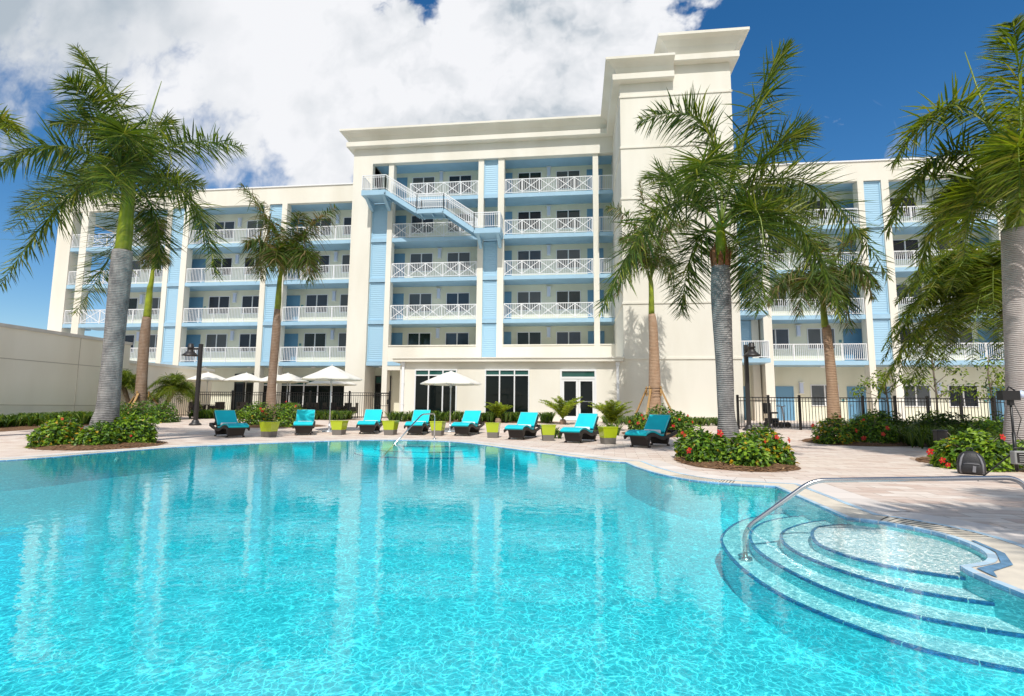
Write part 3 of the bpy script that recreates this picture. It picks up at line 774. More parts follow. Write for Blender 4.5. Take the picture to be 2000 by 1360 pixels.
for o in (hb(m_, 'railing', M['white'], hotel), hb(srail(sy1-.03, [A, B_, C_, D_]), 'railing', M['white'], hotel)): o.parent = st
b = MB(); b.box(-4.9+.6, -4.9+.75, 34.0, 34.1, 5, 5.05)

# ------------------------------------------------------------------ boundary wall on the left
bw = thing('boundary_wall', 'tall beige rendered wall with score lines running back along the left side', 'wall', (-25, 20, 0))
o0 = Vector((-25, 20, 0))
def wb_(mb, name, mat):
    mb.v = [(x-o0.x, y-o0.y, z-o0.z) for x, y, z in mb.v]; return mb.build(name, mat, bw)
b = MB(); b.box(-27, -25, 8, 27.2, -.1, 4.40); wb_(b, 'wall', M['beige'])
b = MB(); b.box(-27.05, -24.95, 8, 27.25, 4.40, 4.56); wb_(b, 'coping', P('grey_coping', (.62, .58, .53), .7, noise=(2, .15)))
b = MB(); b.box(-27, -25.3, 27.21, 34.6, -.1, 3.40); wb_(b, 'wall', M['beige'])
b = MB(); b.box(-27.05, -25.2, 27.26, 34.7, 3.40, 3.56); wb_(b, 'coping', M['white_stucco'])
b = MB()
for z in (.98, 3.02): b.box(-25.003, -24.994, 8, 27.19, z, z+.035)
for y in (9.5, 16.8, 24.1): b.box(-25.003, -24.993, y, y+.03, .1, 4.39)
wb_(b, 'score_line', P('joint_sealant', (.50, .44, .36), .9))

# ------------------------------------------------------------------ loungers with towels
LW = .68
def lounger_profile():
    # (y along the length from the foot, z): wavy bed, then the raised back
    bed = [(0, .30), (.10, .345), (.30, .385), (.52, .375), (.75, .315), (.95, .27), (1.12, .27), (1.22, .30)]
    return [tuple(p) for p in catmull(bed, 4)]
def strip(b, prof, x0, x1, th, m=0, dirs=None):
    n = len(prof); up = []
    for i in range(n):
        a = Vector(prof[max(i-1, 0)]); c = Vector(prof[min(i+1, n-1)]); t = (c-a).normalized(); up.append(Vector((-t.y, t.x)))
    base = len(b.v)
    for i, p in enumerate(prof):
        q = Vector(p)+up[i]*th
        b.v += [(x0, p[0], p[1]), (x1, p[0], p[1]), (x1, q.x, q.y), (x0, q.x, q.y)]
    for i in range(n-1):
        k = base+i*4
        for a, c in ((0, 1), (1, 2), (2, 3), (3, 0)):
            b.f.append((k+a, k+4+a, k+4+c, k+c)); b.m.append(m)
    b.f.append((base, base+1, base+2, base+3)); b.m.append(m)
    k = base+(n-1)*4; b.f.append((k+3, k+2, k+1, k)); b.m.append(m)
def make_lounger():
    root = thing('sun_lounger', '', 'sun lounger')
    bed = lounger_profile(); h = LW/2
    f = MB()
    strip(f, bed, -h, h, .035)
    tail = [tuple(p) for p in catmull([(1.20, .295), (1.45, .315), (1.75, .37), (2.0, .43)], 4)]
    for s in (-1, 1):
        strip(f, [(y, z-.07) for y, z in bed], s*h-.02, s*h+.02, .09); strip(f, [(y, z-.07) for y, z in tail], s*h-.02, s*h+.02, .10)
    f.box(-h, h, 1.96, 2.0, .37, .46)
    o = f.build('wicker_frame', M['wicker'], root)
    for y, w0, z1 in ((.28, .60, .36), (1.52, .60, .31)):
        l = MB(); l.taper(0, y, .05, z1, w0-.10, .10, w0+.02, .14)
        for s in (-1, 1): l.box(s*.27-.025, s*.27+.025, y-.05, y+.05, 0, .05)
        l.build('leg_panel', M['wicker'], root)
    bk = [(1.20, .30), (1.27, .38), (1.66, .80)]
    back = MB(); strip(back, bk, -h, h, .035); back.bar((-.25, 1.5, .68), (-.25, 1.85, .36), .03); back.bar((.25, 1.5, .68), (.25, 1.85, .36), .03)
    back.build('backrest_frame', M['wicker'], root)
    c = MB(); strip(c, [(y, z+.036) for y, z in bed[:-3]], -h+.01, h-.01, .065)
    c = bevel(c.build('seat_cushion', M['turq'], root), .025, 3)
    d = MB(); pr = [(1.16, .40), (1.21, .44)]+[(lerp(1.21, 1.61, t), lerp(.44, .875, t)) for t in (.2, .4, .6, .8, 1.0)]
    strip(d, pr, -h+.01, h-.01, .065)
    d.bar((-h+.01, 1.53, .86), (h-.01, 1.53, .86), .008, .006)
    d = bevel(d.build('back_cushion', M['turq'], root), .025, 3)
    p = MB(); y0_, z0_ = bed[0]
    p.tube([(-h+.008, y, z+.095) for y, z in bed[:-3][::-1]]+[(h-.008, y, z+.095) for y, z in bed[:-3]], .008, 6)
    p.build('piping', M['piping'], c)
    p = MB(); p.tube([(-h+.008, y-.055, z+.04) for y, z in pr[1:]]+[(h-.008, y-.055, z+.04) for y, z in pr[1:][::-1]], .008, 6)
    p.build('piping', M['piping'], d)
    return root
LG_ = 'turquoise sun loungers in a row facing the pool'
L0 = make_lounger()
# foot centre, direction foot->head (degrees from +Y, positive = head swings right)
lspec = [(-11.0, 16.6, -52, 'turquoise lounger on the far left of the row, just right of the lamp post'),
         (-9.62, 18.2, -25, 'turquoise lounger between the hibiscus bed with a palm and the tall double-tier parasol'),
         (-7.62, 19.0, -11, 'turquoise lounger in front of the end of the black fence'),
         (-5.78, 18.85, -5, 'turquoise lounger directly behind the upper end of the far handrail'),
         (-4.08, 18.8, 7, 'turquoise lounger beside the single parasol in front of the three-light pavilion windows'),
         (-2.02, 17.6, 15, 'turquoise lounger left of the white double door, cycad leaves showing behind its backrest'),
         (-.18, 16.4, 23, 'turquoise lounger in front of the white double door'),
         (1.60, 14.95, 34, 'shaded turquoise lounger at the right end of the row, red hibiscus behind it')]
tw = MB()
cs = []
for i in range(4):
    cs.append(i)
tw.tube([(-.24, 0, 0), (-.235, 0, 0), (.235, 0, 0), (.24, 0, 0)], [.035, .058, .058, .035], 14)
tw.tube([(-.245, .0, 0), (.245, .0, 0)], [.022, .022], 10)
tw.box(-.235, .235, -.062, .02, -.060, -.048)
TWM = tw.mesh('rolled_towel', M['towel'])
for i, (x, y, a, lab) in enumerate(lspec):
    o = L0 if i == 0 else copy_tree(L0)
    o.scale = (.96, .96, .96); o.location = (x, y-.1, zg(y+.8)); o.rotation_euler.z = -R(a); tag(o, lab, 'sun lounger', LG_)
    t = bpy.data.objects.new('rolled_towel', TWM); col.objects.link(t)
    q = Matrix.Rotation(-R(a), 4, 'Z') @ Vector((.0, 1.0, .41)); t.location = o.location+q; t.rotation_euler.z = -R(a)
    tag(t, 'white rolled towel on the '+lab, 'towel', 'rolled towels on the loungers')
tl = ['far left lounger, right of the lamp post', 'lounger between hibiscus bed and tall parasol', 'lounger in front of the end of the black fence', 'lounger behind the far handrail', 'lounger beside the single parasol', 'lounger left of the white double door', 'lounger in front of the white double door', 'shaded lounger at the right end of the row']
for t, s in zip([o for o in col.objects if o.name.startswith('rolled_towel')], tl): t['label'] = 'white rolled towel lying on the '+s
# lime side tables
tb = MB(); tb.taper(0, 0, .185, .50, .38, .38, .47, .47); tb.box(-.245, .245, -.245, .245, .485, .515)
TB = tb.mesh('box', M['lime'])
tb = MB(); tb.taper(0, 0, 0, .184, .345, .345, .378, .378); TP = tb.mesh('plinth', M['greybase'])
tabs = [(-10.35, 17.2, 'lime green tapered side table in front of the palm bed, right of the first lounger'),
        (-8.55, 18.7, 'lime green tapered side table just right of the tall double-tier parasol'),
        (-6.72, 19.0, 'lime green tapered side table before the last fence post'),
        (-4.95, 19.0, 'lime green tapered side table left of the single parasol pole'),
        (-2.85, 18.5, 'lime green tapered side table below the middle pavilion window'),
        (-.90, 17.5, 'lime green tapered side table with grasses sprouting behind it, left of the double door'),
        (.95, 16.3, 'lime green tapered side table with a cycad behind it, largest of the row')]
t0 = None
for x, y, lab in tabs:
    if t0 is None:
        t0 = thing('side_table', '', 'side table'); a = put('box', TB, t0); bevel(a, .008); a = put('plinth', TP, t0); bevel(a, .004); o = t0
    else: o = copy_tree(t0)
    o.location = (x, y, zg(y)); o.rotation_euler.z = R(14+5*x) if x > -4 else R(-4); tag(o, lab, 'side table', 'lime side tables between the loungers')

# ------------------------------------------------------------------ parasols
def canopy(r, z0, z1, n=8, sag=.025, valance=.035, rv=None):
    """tent of n gores, scalloped between the ribs"""
    b = MB(); rings = []; K = 7; sub = 6
    ri = .02 if rv is None else rv
    for k in range(K+1):
        t = k/K; row = []
        for i in range(n*sub):
            a = 2*PI*i/(n*sub); fr = (i % sub)/sub; s = math.sin(PI*fr)
            rr = lerp(ri, r, t); ch = math.cos(PI/n)/math.cos((fr-.5)*2*PI/n)
            z = lerp(z1, z0, t**1.0)+.02*(z1-z0)*math.sin(PI*t)-sag*s*t*.7
            row.append((rr*ch*math.cos(a), rr*ch*math.sin(a), z))
        rings.append(row)
    rings.append([(x*1.003, y*1.003, z-valance) for x, y, z in rings[-1]])
    base = len(b.v)
    for row in rings: b.v += row
    m = n*sub
    for k in range(len(rings)-1):
        for i in range(m):
            a, c = base+k*m+i, base+k*m+(i+1) % m
            b.f.append((a, c, c+m, a+m)); b.m.append(0)
            if k < K: b.sm.add(len(b.f)-1)
    return b
def parasol(loc, R_, ztop, drop, label, group, double=False, rz=0, base=True):
    root = thing('parasol', label, 'parasol', loc, rz, group)
    zr = ztop-drop
    p = MB(); p.tube([(0, 0, 0), (0, 0, ztop-.02)], .026, 12); p.build('pole', M['alu'], root)
    if double:
        c = canopy(R_, zr, ztop-drop*.34, rv=R_*.30).build('canopy', M['canvas'], root)
        canopy(R_*.46, ztop-drop*.46, ztop, valance=.05).build('vent', M['canvas'], c)
    else:
        c = canopy(R_, zr, ztop-.06, rv=R_*.16).build('canopy', M['canvas'], root)
        canopy(R_*.22, ztop-.13, ztop, valance=.03).build('vent', M['canvas'], c)
    for i in range(8):
        a = 2*PI*i/8; r = MB()
        r.bar((0, 0, ztop-.10), (R_*.97*math.cos(a), R_*.97*math.sin(a), zr-.01), .016, .022); 
        r.bar((0, 0, zr-.10), (R_*.5*math.cos(a), R_*.5*math.sin(a), lerp(ztop-.10, zr, .5)-.03), .012, .016)
        r.build('rib', M['alu'], root)
    h = MB(); h.tube([(0, 0, zr-.16), (0, 0, zr-.05)], .045, 12); h.build('hub', M['alu'], root)
    f = MB(); f.lathe([(0, ztop+.06), (.02, ztop+.055), (.025, ztop+.02), (.02, ztop-.02)], 12); f.build('finial', M['alu'], root)
    if base:
        bs = MB(); bs.lathe([(0, .05), (.25, .05), (.27, .03), (.27, 0)], 28); bs.tube([(0, 0, .04), (0, 0, .32)], .036, 12); bs.build('base', M['alu'] if base == 1 else M['bronze'], root)
    return root
parasol((-9.55, 20.0, zg(20)), 1.20, 2.58, .52, 'white double-tier parasol on a silver pole among the loungers, in front of the black fence', 'parasols by the pool', True, .2)
parasol((-4.92, 20.75, zg(20.75)), 1.22, 2.40, .50, 'white parasol on a silver pole in front of the left pavilion window', 'parasols by the pool', False, .1)
for x, y, z, r, lab in [(-24.0, 32.4, 3.22, 1.30, 'white parasol of the dining terrace nearest the lamp post'), (-21.3, 32.4, 3.18, 1.32, 'white parasol of the dining terrace, second from the lamp post'),
                     (-19.7, 33.2, 3.15, 1.30, 'white parasol of the dining terrace half hidden by a grey palm trunk'), (-18.2, 32.0, 3.14, 1.25, 'white parasol of the dining terrace right beside the grey palm trunk'),
                     (-15.5, 32.5, 2.98, 1.55, 'white parasol of the dining terrace behind the double-tier parasol')]:
    parasol((x, y, .35), r+.05, z-.35, .52, lab, 'parasols on the dining terrace', False, x, 2)

# dining furniture on the terrace
def make_chair():
    root = thing('dining_chair', '', 'chair')
    b = MB(); b.box(-.25, .25, -.25, .25, .30, .47); b.build('seat', M['wicker'], root)
    b = MB(); n = 5
    b.box(-.245, .245, .222, .25, .40, .90)
    b.box(-.25, .25, .215, .255, .84, .92); b.build('backrest', M['wicker'], root)
    for sx_ in (-1, 1):
        for sy_ in (-1, 1):
            l = MB(); l.bar((sx_*.23, sy_*.23, 0), (sx_*.23, sy_*.23, .42), .045); l.build('leg', M['wicker'], root)
        a = MB(); a.box(sx_*.25-.03, sx_*.25+.03, -.22, .24, .50, .68); a.bar((sx_*.25, -.2, .44), (sx_*.25, -.2, .64), .04); a.build('armrest', M['wicker'], root)
    c = MB(); c.box(-.22, .22, -.22, .21, .472, .53); bevel(c.build('seat_pad', P('lime_pad', (.48, .55, .10), .9), root), .02)
    return root
def make_table():
    root = thing('dining_table', '', 'table')
    b = MB(); b.box(-.5, .5, -.5, .5, .70, .745); bevel(b.build('tabletop', M['wicker'], root), .006)
    for sx_ in (-1, 1):
        for sy_ in (-1, 1):
            l = MB(); l.bar((sx_*.44, sy_*.44, 0), (sx_*.44, sy_*.44, .70), .06); l.build('leg', M['wicker'], root)
    return root
ch0 = make_chair(); tb0 = make_table(); first = [True, True]
names = ['nearest the lamp post', 'second from the lamp post', 'right behind the grey palm', 'behind the tall parasol pole']
for k, (x, y) in enumerate([(-22.9, 31.0), (-19.7, 31.0), (-16.7, 31.0), (-14.1, 30.9)]):
    o = tb0 if first[0] else copy_tree(tb0); first[0] = False
    o.location = (x, y, .35); tag(o, 'dark square dining table behind the black fence, '+names[k], 'table', 'tables on the dining terrace')
    for j, (dx, dy, a, w_) in enumerate([(-.78, 0, 90, 'left'), (.78, 0, -90, 'right'), (0, -.8, 180, 'near'), (0, .8, 0, 'far')]):
        c = ch0 if first[1] else copy_tree(ch0); first[1] = False
        c.location = (x+dx, y+dy, .35); c.rotation_euler.z = R(a+random.uniform(-9, 9))
        tag(c, 'dark wicker dining chair on the %s side of the table %s' % (w_, names[k]), 'chair', 'chairs on the dining terrace')

# ------------------------------------------------------------------ black picket fences
def fence(label, x0, y0, x1, y1, h, nposts, skip=()):
    root = thing('picket_fence', label, 'fence', (x0, y0, zg(y0)))
    L_ = math.hypot(x1-x0, y1-y0); root.rotation_euler.z = math.atan2(y1-y0, x1-x0)
    dz = (zg(y1)-zg(y0))/L_
    n = int(L_/.125)
    for i in range(nposts+1):
        s = L_*i/nposts; z = dz*s
        p = MB(); p.box(s-.045, s+.045, -.045, .045, z-.05, z+h+.06); p.taper(s, 0, z+h+.06, z+h+.09, .11, .11, .06, .06); p.build('post', M['bronze'], root)
        if i < nposts:
            b = MB(); s1 = L_*(i+1)/nposts
            for zz in (h-.02, h-.17, .12): b.bar((s+.045, 0, zz+z), (s1-.045, 0, zz+dz*s1), .03, .035)
            k = int((s1-s)/.125)
            for j in range(1, k):
                x = lerp(s, s1, j/k); b.box(x-.009, x+.009, -.009, .009, dz*x+.06, dz*x+h-.02)
            b.build('picket_panel', M['bronze'], root)
    return root
fence('black metal picket fence in front of the dining terrace and its white parasols', -24.8, 29.2, -10.5, 29.4, 1.5, 6)
fence('black metal picket fence across the right garden in front of the blue ground-floor doors', 7.0, 24.3, 18.5, 24.4, 1.40, 9)
gt = thing('metal_gate', 'narrow black gate leaf at the pavilion end of the left fence', 'gate', (-11.35, 29.35, .35))
b = MB()
for x in (0, .84): b.box(x-.025, x+.025, -.10, -.05, .05, 1.48)
for z in (.1, .75, 1.44): b.bar((0, -.075, z), (.84, -.075, z), .03)
b.build('frame', M['bronze'], gt)
b = MB(); b.box(.74, .86, -.13, -.04, .85, 1.1); b.build('latch', M['bronze'], gt)

# ------------------------------------------------------------------ lamp posts
def lamp(loc, rz, h, label):
    root = thing('lamp_post', label, 'lamp post', loc, rz, 'black lamp posts')
    b = MB(); b.lathe([(0, .0), (.26, .0), (.25, .06), (.17, .12), (.13, .22), (.115, .24)], 20); b.build('base', M['post'], root)
    b = MB(); b.box(-.072, .072, -.072, .072, .1, h); bevel(b.build('pole', M['post'], root), .012)
    b = MB(); b.bar((.09, 0, h-.22), (.42, 0, h-.22), .07, .09); b.tube([(.42, 0, h-.22), (.55, 0, h-.2), (.55, 0, h-.3)], .03, 8); b.build('arm', M['post'], root)
    b = MB(); b.lathe([(0, .08), (.09, .07), (.12, .02), (.12, -.08), (.14, -.09), (.14, -.16), (.12, -.17), (.14, -.28), (.24, -.38), (.34, -.47), (.345, -.50), (.30, -.47), (.12, -.30)], 24, c=(.55, 0, h-.04)); b.build('lamp_shade', M['post'], root)
    b = MB(); b.lathe([(0, -.47), (.09, -.45), (.10, -.33)], 16, c=(.55, 0, h-.04)); b.build('bulb', M['lantern'], root)
    return root
lamp((-17.2, 22.6, zg(22.6)), PI*.97, 3.72, 'black lamp post with bell shade pointing left, near the dining terrace')
lamp((7.22, 23.6, zg(23.6)), -PI/2+.12, 3.62, 'black lamp post with bell shade facing the pool, right of the thick grey palm trunk')

# ------------------------------------------------------------------ handrails
def bend(pts, r=.16, n=6):
    out = [Vector(pts[0])]
    for i in range(1, len(pts)-1):
        a, b, c = map(Vector, (pts[i-1], pts[i], pts[i+1]))
        p, q = b+(a-b).normalized()*r, b+(c-b).normalized()*r
        for k in range(n+1):
            t = k/n; out.append((1-t)**2*p+2*t*(1-t)*b+t*t*q)
    return out+[Vector(pts[-1])]
def rail(name_label, pts, feet, r=.0205, br=.16):
    root = thing('pool_handrail', name_label, 'handrail', (pts[0][0], pts[0][1], 0)); o = Vector(root.location)
    b = MB(); b.tube([p-o for p in bend(pts, br)], r, 16); b.build('rail_tube', M['steel'], root)
    for f in feet:
        c = MB(); c.lathe([(r, .03), (.055, .025), (.06, 0)], 20, c=tuple(Vector(f)-o)); c.build('escutcheon', M['steel'], root)
rail('stainless steel handrail rising from the curved pool steps at the near right', [(1.52, 5.22, -.31), (1.51, 5.20, -.03), (2.12, 5.20, .42), (3.82, 5.2, .483), (4.06, 5.2, 0)], [(1.52, 5.22, -.30), (4.06, 5.2, .005)], br=.12)
rail('slim stainless steel handrail at the far pool steps before the loungers', [(-5.35, 14.5, -.36), (-4.85, 16.6, .82), (-4.62, 17.3, .84), (-4.62, 17.3, 0)], [(-4.62, 17.3, .005)], .021, .12)

# ------------------------------------------------------------------ photographer's kit, scooter
ls = thing('light_stand', 'black flash light stand by the hibiscus at the right edge', 'light stand', (6.40, 8.75, 0))
b = MB(); b.tube([(0, 0, .18), (0, 0, 1.28)], .016, 8); b.tube([(0, 0, .2), (0, 0, .75)], .022, 8)
b.build('pole', M['bronze'], ls)
for a in (.5, 2.6, 4.7):
    l = MB(); l.bar((0, 0, .48), (.45*math.cos(a), .45*math.sin(a), .01), .018); l.bar((0, 0, .2), (.24*math.cos(a), .24*math.sin(a), .235), .012); l.build('leg', M['bronze'], ls)
b = MB(); b.box(-.14, .10, -.06, .06, 1.22, 1.36); b.box(-.03, .03, -.03, .03, 1.14, 1.23); b.tube([(-.05, -.02, 1.36), (-.02, -.02, 1.42), (.06, -.02, 1.36)], .012, 6); bevel(b.build('flash_head', M['bronze'], ls), .012)
b = MB(); b.tube([(.10, 0, 1.29), (.17, 0, 1.31)], [.045, .06], 14); b.build('reflector', M['lantern'], ls)
b = MB(); b.tube([(.02, -.02, 1.2), (.10, -.03, .95), (.02, -.03, .7), (.12, -.02, .6), (.0, -.06, .5)], .006, 6); b.build('cable', M['bronze'], ls)
k = thing('battery_pack', 'grey square battery pack clamped on the flash light stand', 'battery pack', (6.36, 8.62, .30))
b = MB(); b.box(-.10, .10, -.05, .05, 0, .19); bevel(b.build('case', P('grey_plastic', (.30, .30, .29), .5), k), .015)
b = MB(); b.box(-.075, .075, -.056, -.05, .025, .165); b.build('front_panel', M['bronze'], k)
b = MB()
for z in (.045, .075, .105, .14): b.box(-.05, .02, -.060, -.056, z, z+.007)
b.build('control_strip', P('pale_marking', (.5, .5, .48), .5), k)
b = MB(); b.tube([(-.08, 0, .19), (-.06, 0, .23), (.06, 0, .23), (.08, 0, .19)], .01, 8); b.build('handle', M['bronze'], k)
def blob(rows, n=20, m=0):
    """body from (z, half width, half depth, y shift, squareness)"""
    b = MB(); base = 0
    for z, wx, wy, dy, e in rows:
        for i in range(n):
            a = 2*PI*i/n; ca, sa = math.cos(a), math.sin(a)
            b.v.append((wx*math.copysign(abs(ca)**e, ca), dy+wy*math.copysign(abs(sa)**e, sa), z))
    for k_ in range(len(rows)-1):
        for i in range(n):
            a, c = k_*n+i, k_*n+(i+1) % n; b.f.append((a, c, c+n, a+n)); b.m.append(m); b.sm.add(len(b.f)-1)
    t = (len(rows)-1)*n; b.f.append(tuple(t+i for i in range(n))); b.m.append(m); b.f.append(tuple(range(n))[::-1]); b.m.append(m)
    return b
bp_ = thing('backpack', 'black and grey camera backpack standing on the paving by the right flower bed', 'backpack', (6.62, 10.0, 0), -.55)
bp_.scale = (.84, .84, .92)
nyl = P('black_nylon', (.025, .025, .028), .55, bump=(60, .5)); gnyl = P('grey_nylon', (.20, .20, .22), .6, bump=(60, .4))
blob([(0, .20, .11, 0, .6), (.03, .225, .13, 0, .6), (.2, .225, .13, 0, .65), (.30, .20, .12, .01, .7), (.37, .15, .10, .02, .8), (.41, .08, .07, .03, .9), (.42, .02, .02, .03, 1)], 24).build('body', nyl, bp_)
blob([(.02, .14, .03, -.12, .5), (.05, .16, .055, -.125, .5), (.17, .155, .055, -.125, .5), (.215, .13, .045, -.115, .6), (.235, .06, .02, -.10, .9)], 20).build('front_pocket', nyl, bp_)
for s_ in (-1, 1):
    b = MB(); b.tube([(s_*.165, -.115, .02), (s_*.170, -.118, .18), (s_*.145, -.103, .29), (s_*.10, -.075, .37)], [.022, .022, .018, .01], 8); b.build('grey_panel', gnyl, bp_)
b = MB(); b.tube([(-.12, -.178, .19), (0, -.187, .20), (.12, -.178, .19)], .006, 6); b.build('zip', gnyl, bp_)
b = MB(); b.bar((.03, -.19, .05), (.045, -.186, .16), .05, .006, up=(0, 1, 0)); b.build('grey_panel', gnyl, bp_)
b = MB(); b.tube([(-.05, .05, .40), (-.04, .06, .47), (.04, .06, .47), (.05, .05, .40)], .012, 8); b.build('grab_handle', nyl, bp_)
for s in (-1, 1):
    b = MB(); b.bar((s*.09, .15, .36), (s*.10, .20, .2), .05, .012); b.bar((s*.10, .20, .2), (s*.12, .13, .05), .05, .012); b.build('shoulder_strap', nyl, bp_)
sc_ = thing('mobility_scooter', 'dark mobility scooter parked behind the right fence in front of a blue door', 'scooter', (9.15, 25.9, zg(25.9)), .5)
b = MB(); b.box(-.25, .25, -.5, .45, .16, .24); b.box(-.22, .22, .05, .5, .24, .42); bevel(b.build('deck', M['bronze'], sc_), .03)
b = MB(); b.box(-.23, .23, .12, .52, .62, .70); b.box(-.22, .22, .48, .56, .70, 1.12); b.tube([(0, .32, .4), (0, .32, .63)], .04, 8); bevel(b.build('seat', M['bronze'], sc_), .03)
b = MB(); b.tube([(0, -.42, .2), (0, -.32, .95)], .035, 8); b.tube([(-.28, -.26, .98), (0, -.33, .95), (.28, -.26, .98)], .02, 8); b.build('tiller', P('silver_grey', (.5, .5, .52), .4), sc_)
for x, y in ((-.27, .33), (.27, .33), (-.2, -.42), (.2, -.42)):
    b = MB(); b.tube([(x-.045, y, .13), (x+.045, y, .13)], .13, 18); b.build('wheel', M['bronze'], sc_)
sg = thing('path_light', 'small dark path light box among the right-hand shrubs', 'garden light', (8.9, 14.4, 0))
b = MB(); b.box(-.12, .12, -.09, .09, .32, .56); b.taper(0, 0, .56, .60, .28, .22, .2, .16); bevel(b.build('head', M['post'], sg), .01)
b = MB(); b.box(-.03, .03, -.03, .03, 0, .33); b.build('stake', M['post'], sg)

# underwater lamps in the pool wall
for (x, y, nx, ny, lab) in [(1.46, 8.77, -.77, -.64, 'round underwater pool lamp below the coping in front of the central flower bed'), (-10.22, 11.0, 1, .05, 'round underwater pool lamp below the coping in front of the left flower bed')]:
    r_ = thing('pool_lamp', lab, 'pool light', (x+nx*.02, y+ny*.02, -.20), math.atan2(ny, nx), 'underwater pool lamps')
    b = MB(); b.tube([(-.02, 0, 0), (.02, 0, 0)], .075, 24); b.build('rim', M['white'], r_)
    b = MB(); b.tube([(.02, 0, 0), (.03, 0, 0)], [.06, .045], 24); b.build('lens', M['frame'], r_)

# ------------------------------------------------------------------ palms
rp = random.Random(11)
def bez(a, m, c, t):
    k = m*2-(a+c)*.5
    return a*(1-t)**2+k*(2*t*(1-t))+c*t*t
def frond(mid, tip, seed, ll=.72, lw=.030, nst=78, start=.14, droop=.26, plume=.55, r0=.038, dry=0.0, lightness=.25, vup=.25):
    """one pinnate leaf: stalk tube and folded, drooping leaflets in several planes"""
    rn = random.Random(seed); b = MB(); O = Vector((0, 0, 0)); mid = Vector(mid); tip = Vector(tip)
    K = 14; cl = [bez(O, mid, tip, i/K) for i in range(K+1)]
    b.tube(cl, [lerp(r0, .006, (i/K)**.7) for i in range(K+1)], 6, m=3)
    Ltot = sum((cl[i+1]-cl[i]).length for i in range(K))
    for i in range(nst):
        t = start+(1-start)*(i+.5)/nst
        p = bez(O, mid, tip, t); d = (bez(O, mid, tip, min(1, t+.02))-bez(O, mid, tip, t-.02)).normalized()
        side = d.cross(Vector((0, 0, 1)))
        if side.length < .15: side = d.cross(Vector((.3, 1, 0)))
        side.normalize(); nup = side.cross(d).normalized()
        prof = math.sin(PI*min(1, (t-start)/(1-start)*.80+.17))**.62
        for s in (-1, 1):
            for q in range(2):
                if rn.random() < .06: continue
                ang = rn.gauss(0, plume)+(vup if q else -.15)
                lat = (side*s*math.cos(ang)+nup*math.sin(ang))
                fwd = lerp(.08, .70, (t-start)/(1-start))+rn.gauss(0, .10)
                dr = (lat+d*fwd).normalized()
                l = ll*prof*rn.uniform(.78, 1.12); w = lw*rn.uniform(.75, 1.2)*(.6+.4*prof)
                wv = dr.cross(Vector((rn.gauss(0, .5), rn.gauss(0, .5), 1))); 
                if wv.length < .1: continue
                wv.normalize()
                g = droop*rn.uniform(.6, 1.5)*l
                a0 = p+d*rn.uniform(-.02, .02); n = len(b.v); NS = 4
                for k in range(NS):
                    f = k/(NS-1); c = a0+dr*(l*f)+Vector((0, 0, -g*f*f)); ww = w*(.55, 1, .78, .05)[k]
                    b.v += [tuple(c-wv*ww/2), tuple(c+wv*ww/2)]
                r = rn.random(); mi = 2 if r < lightness*.5 else (1 if r < .5+lightness*.3 else 0)
                if dry and rn.random() < dry: mi = 2
                for k in range(NS-1):
                    b.f.append((n+2*k, n+2*k+1, n+2*k+3, n+2*k+2)); b.m.append(mi)
    return b
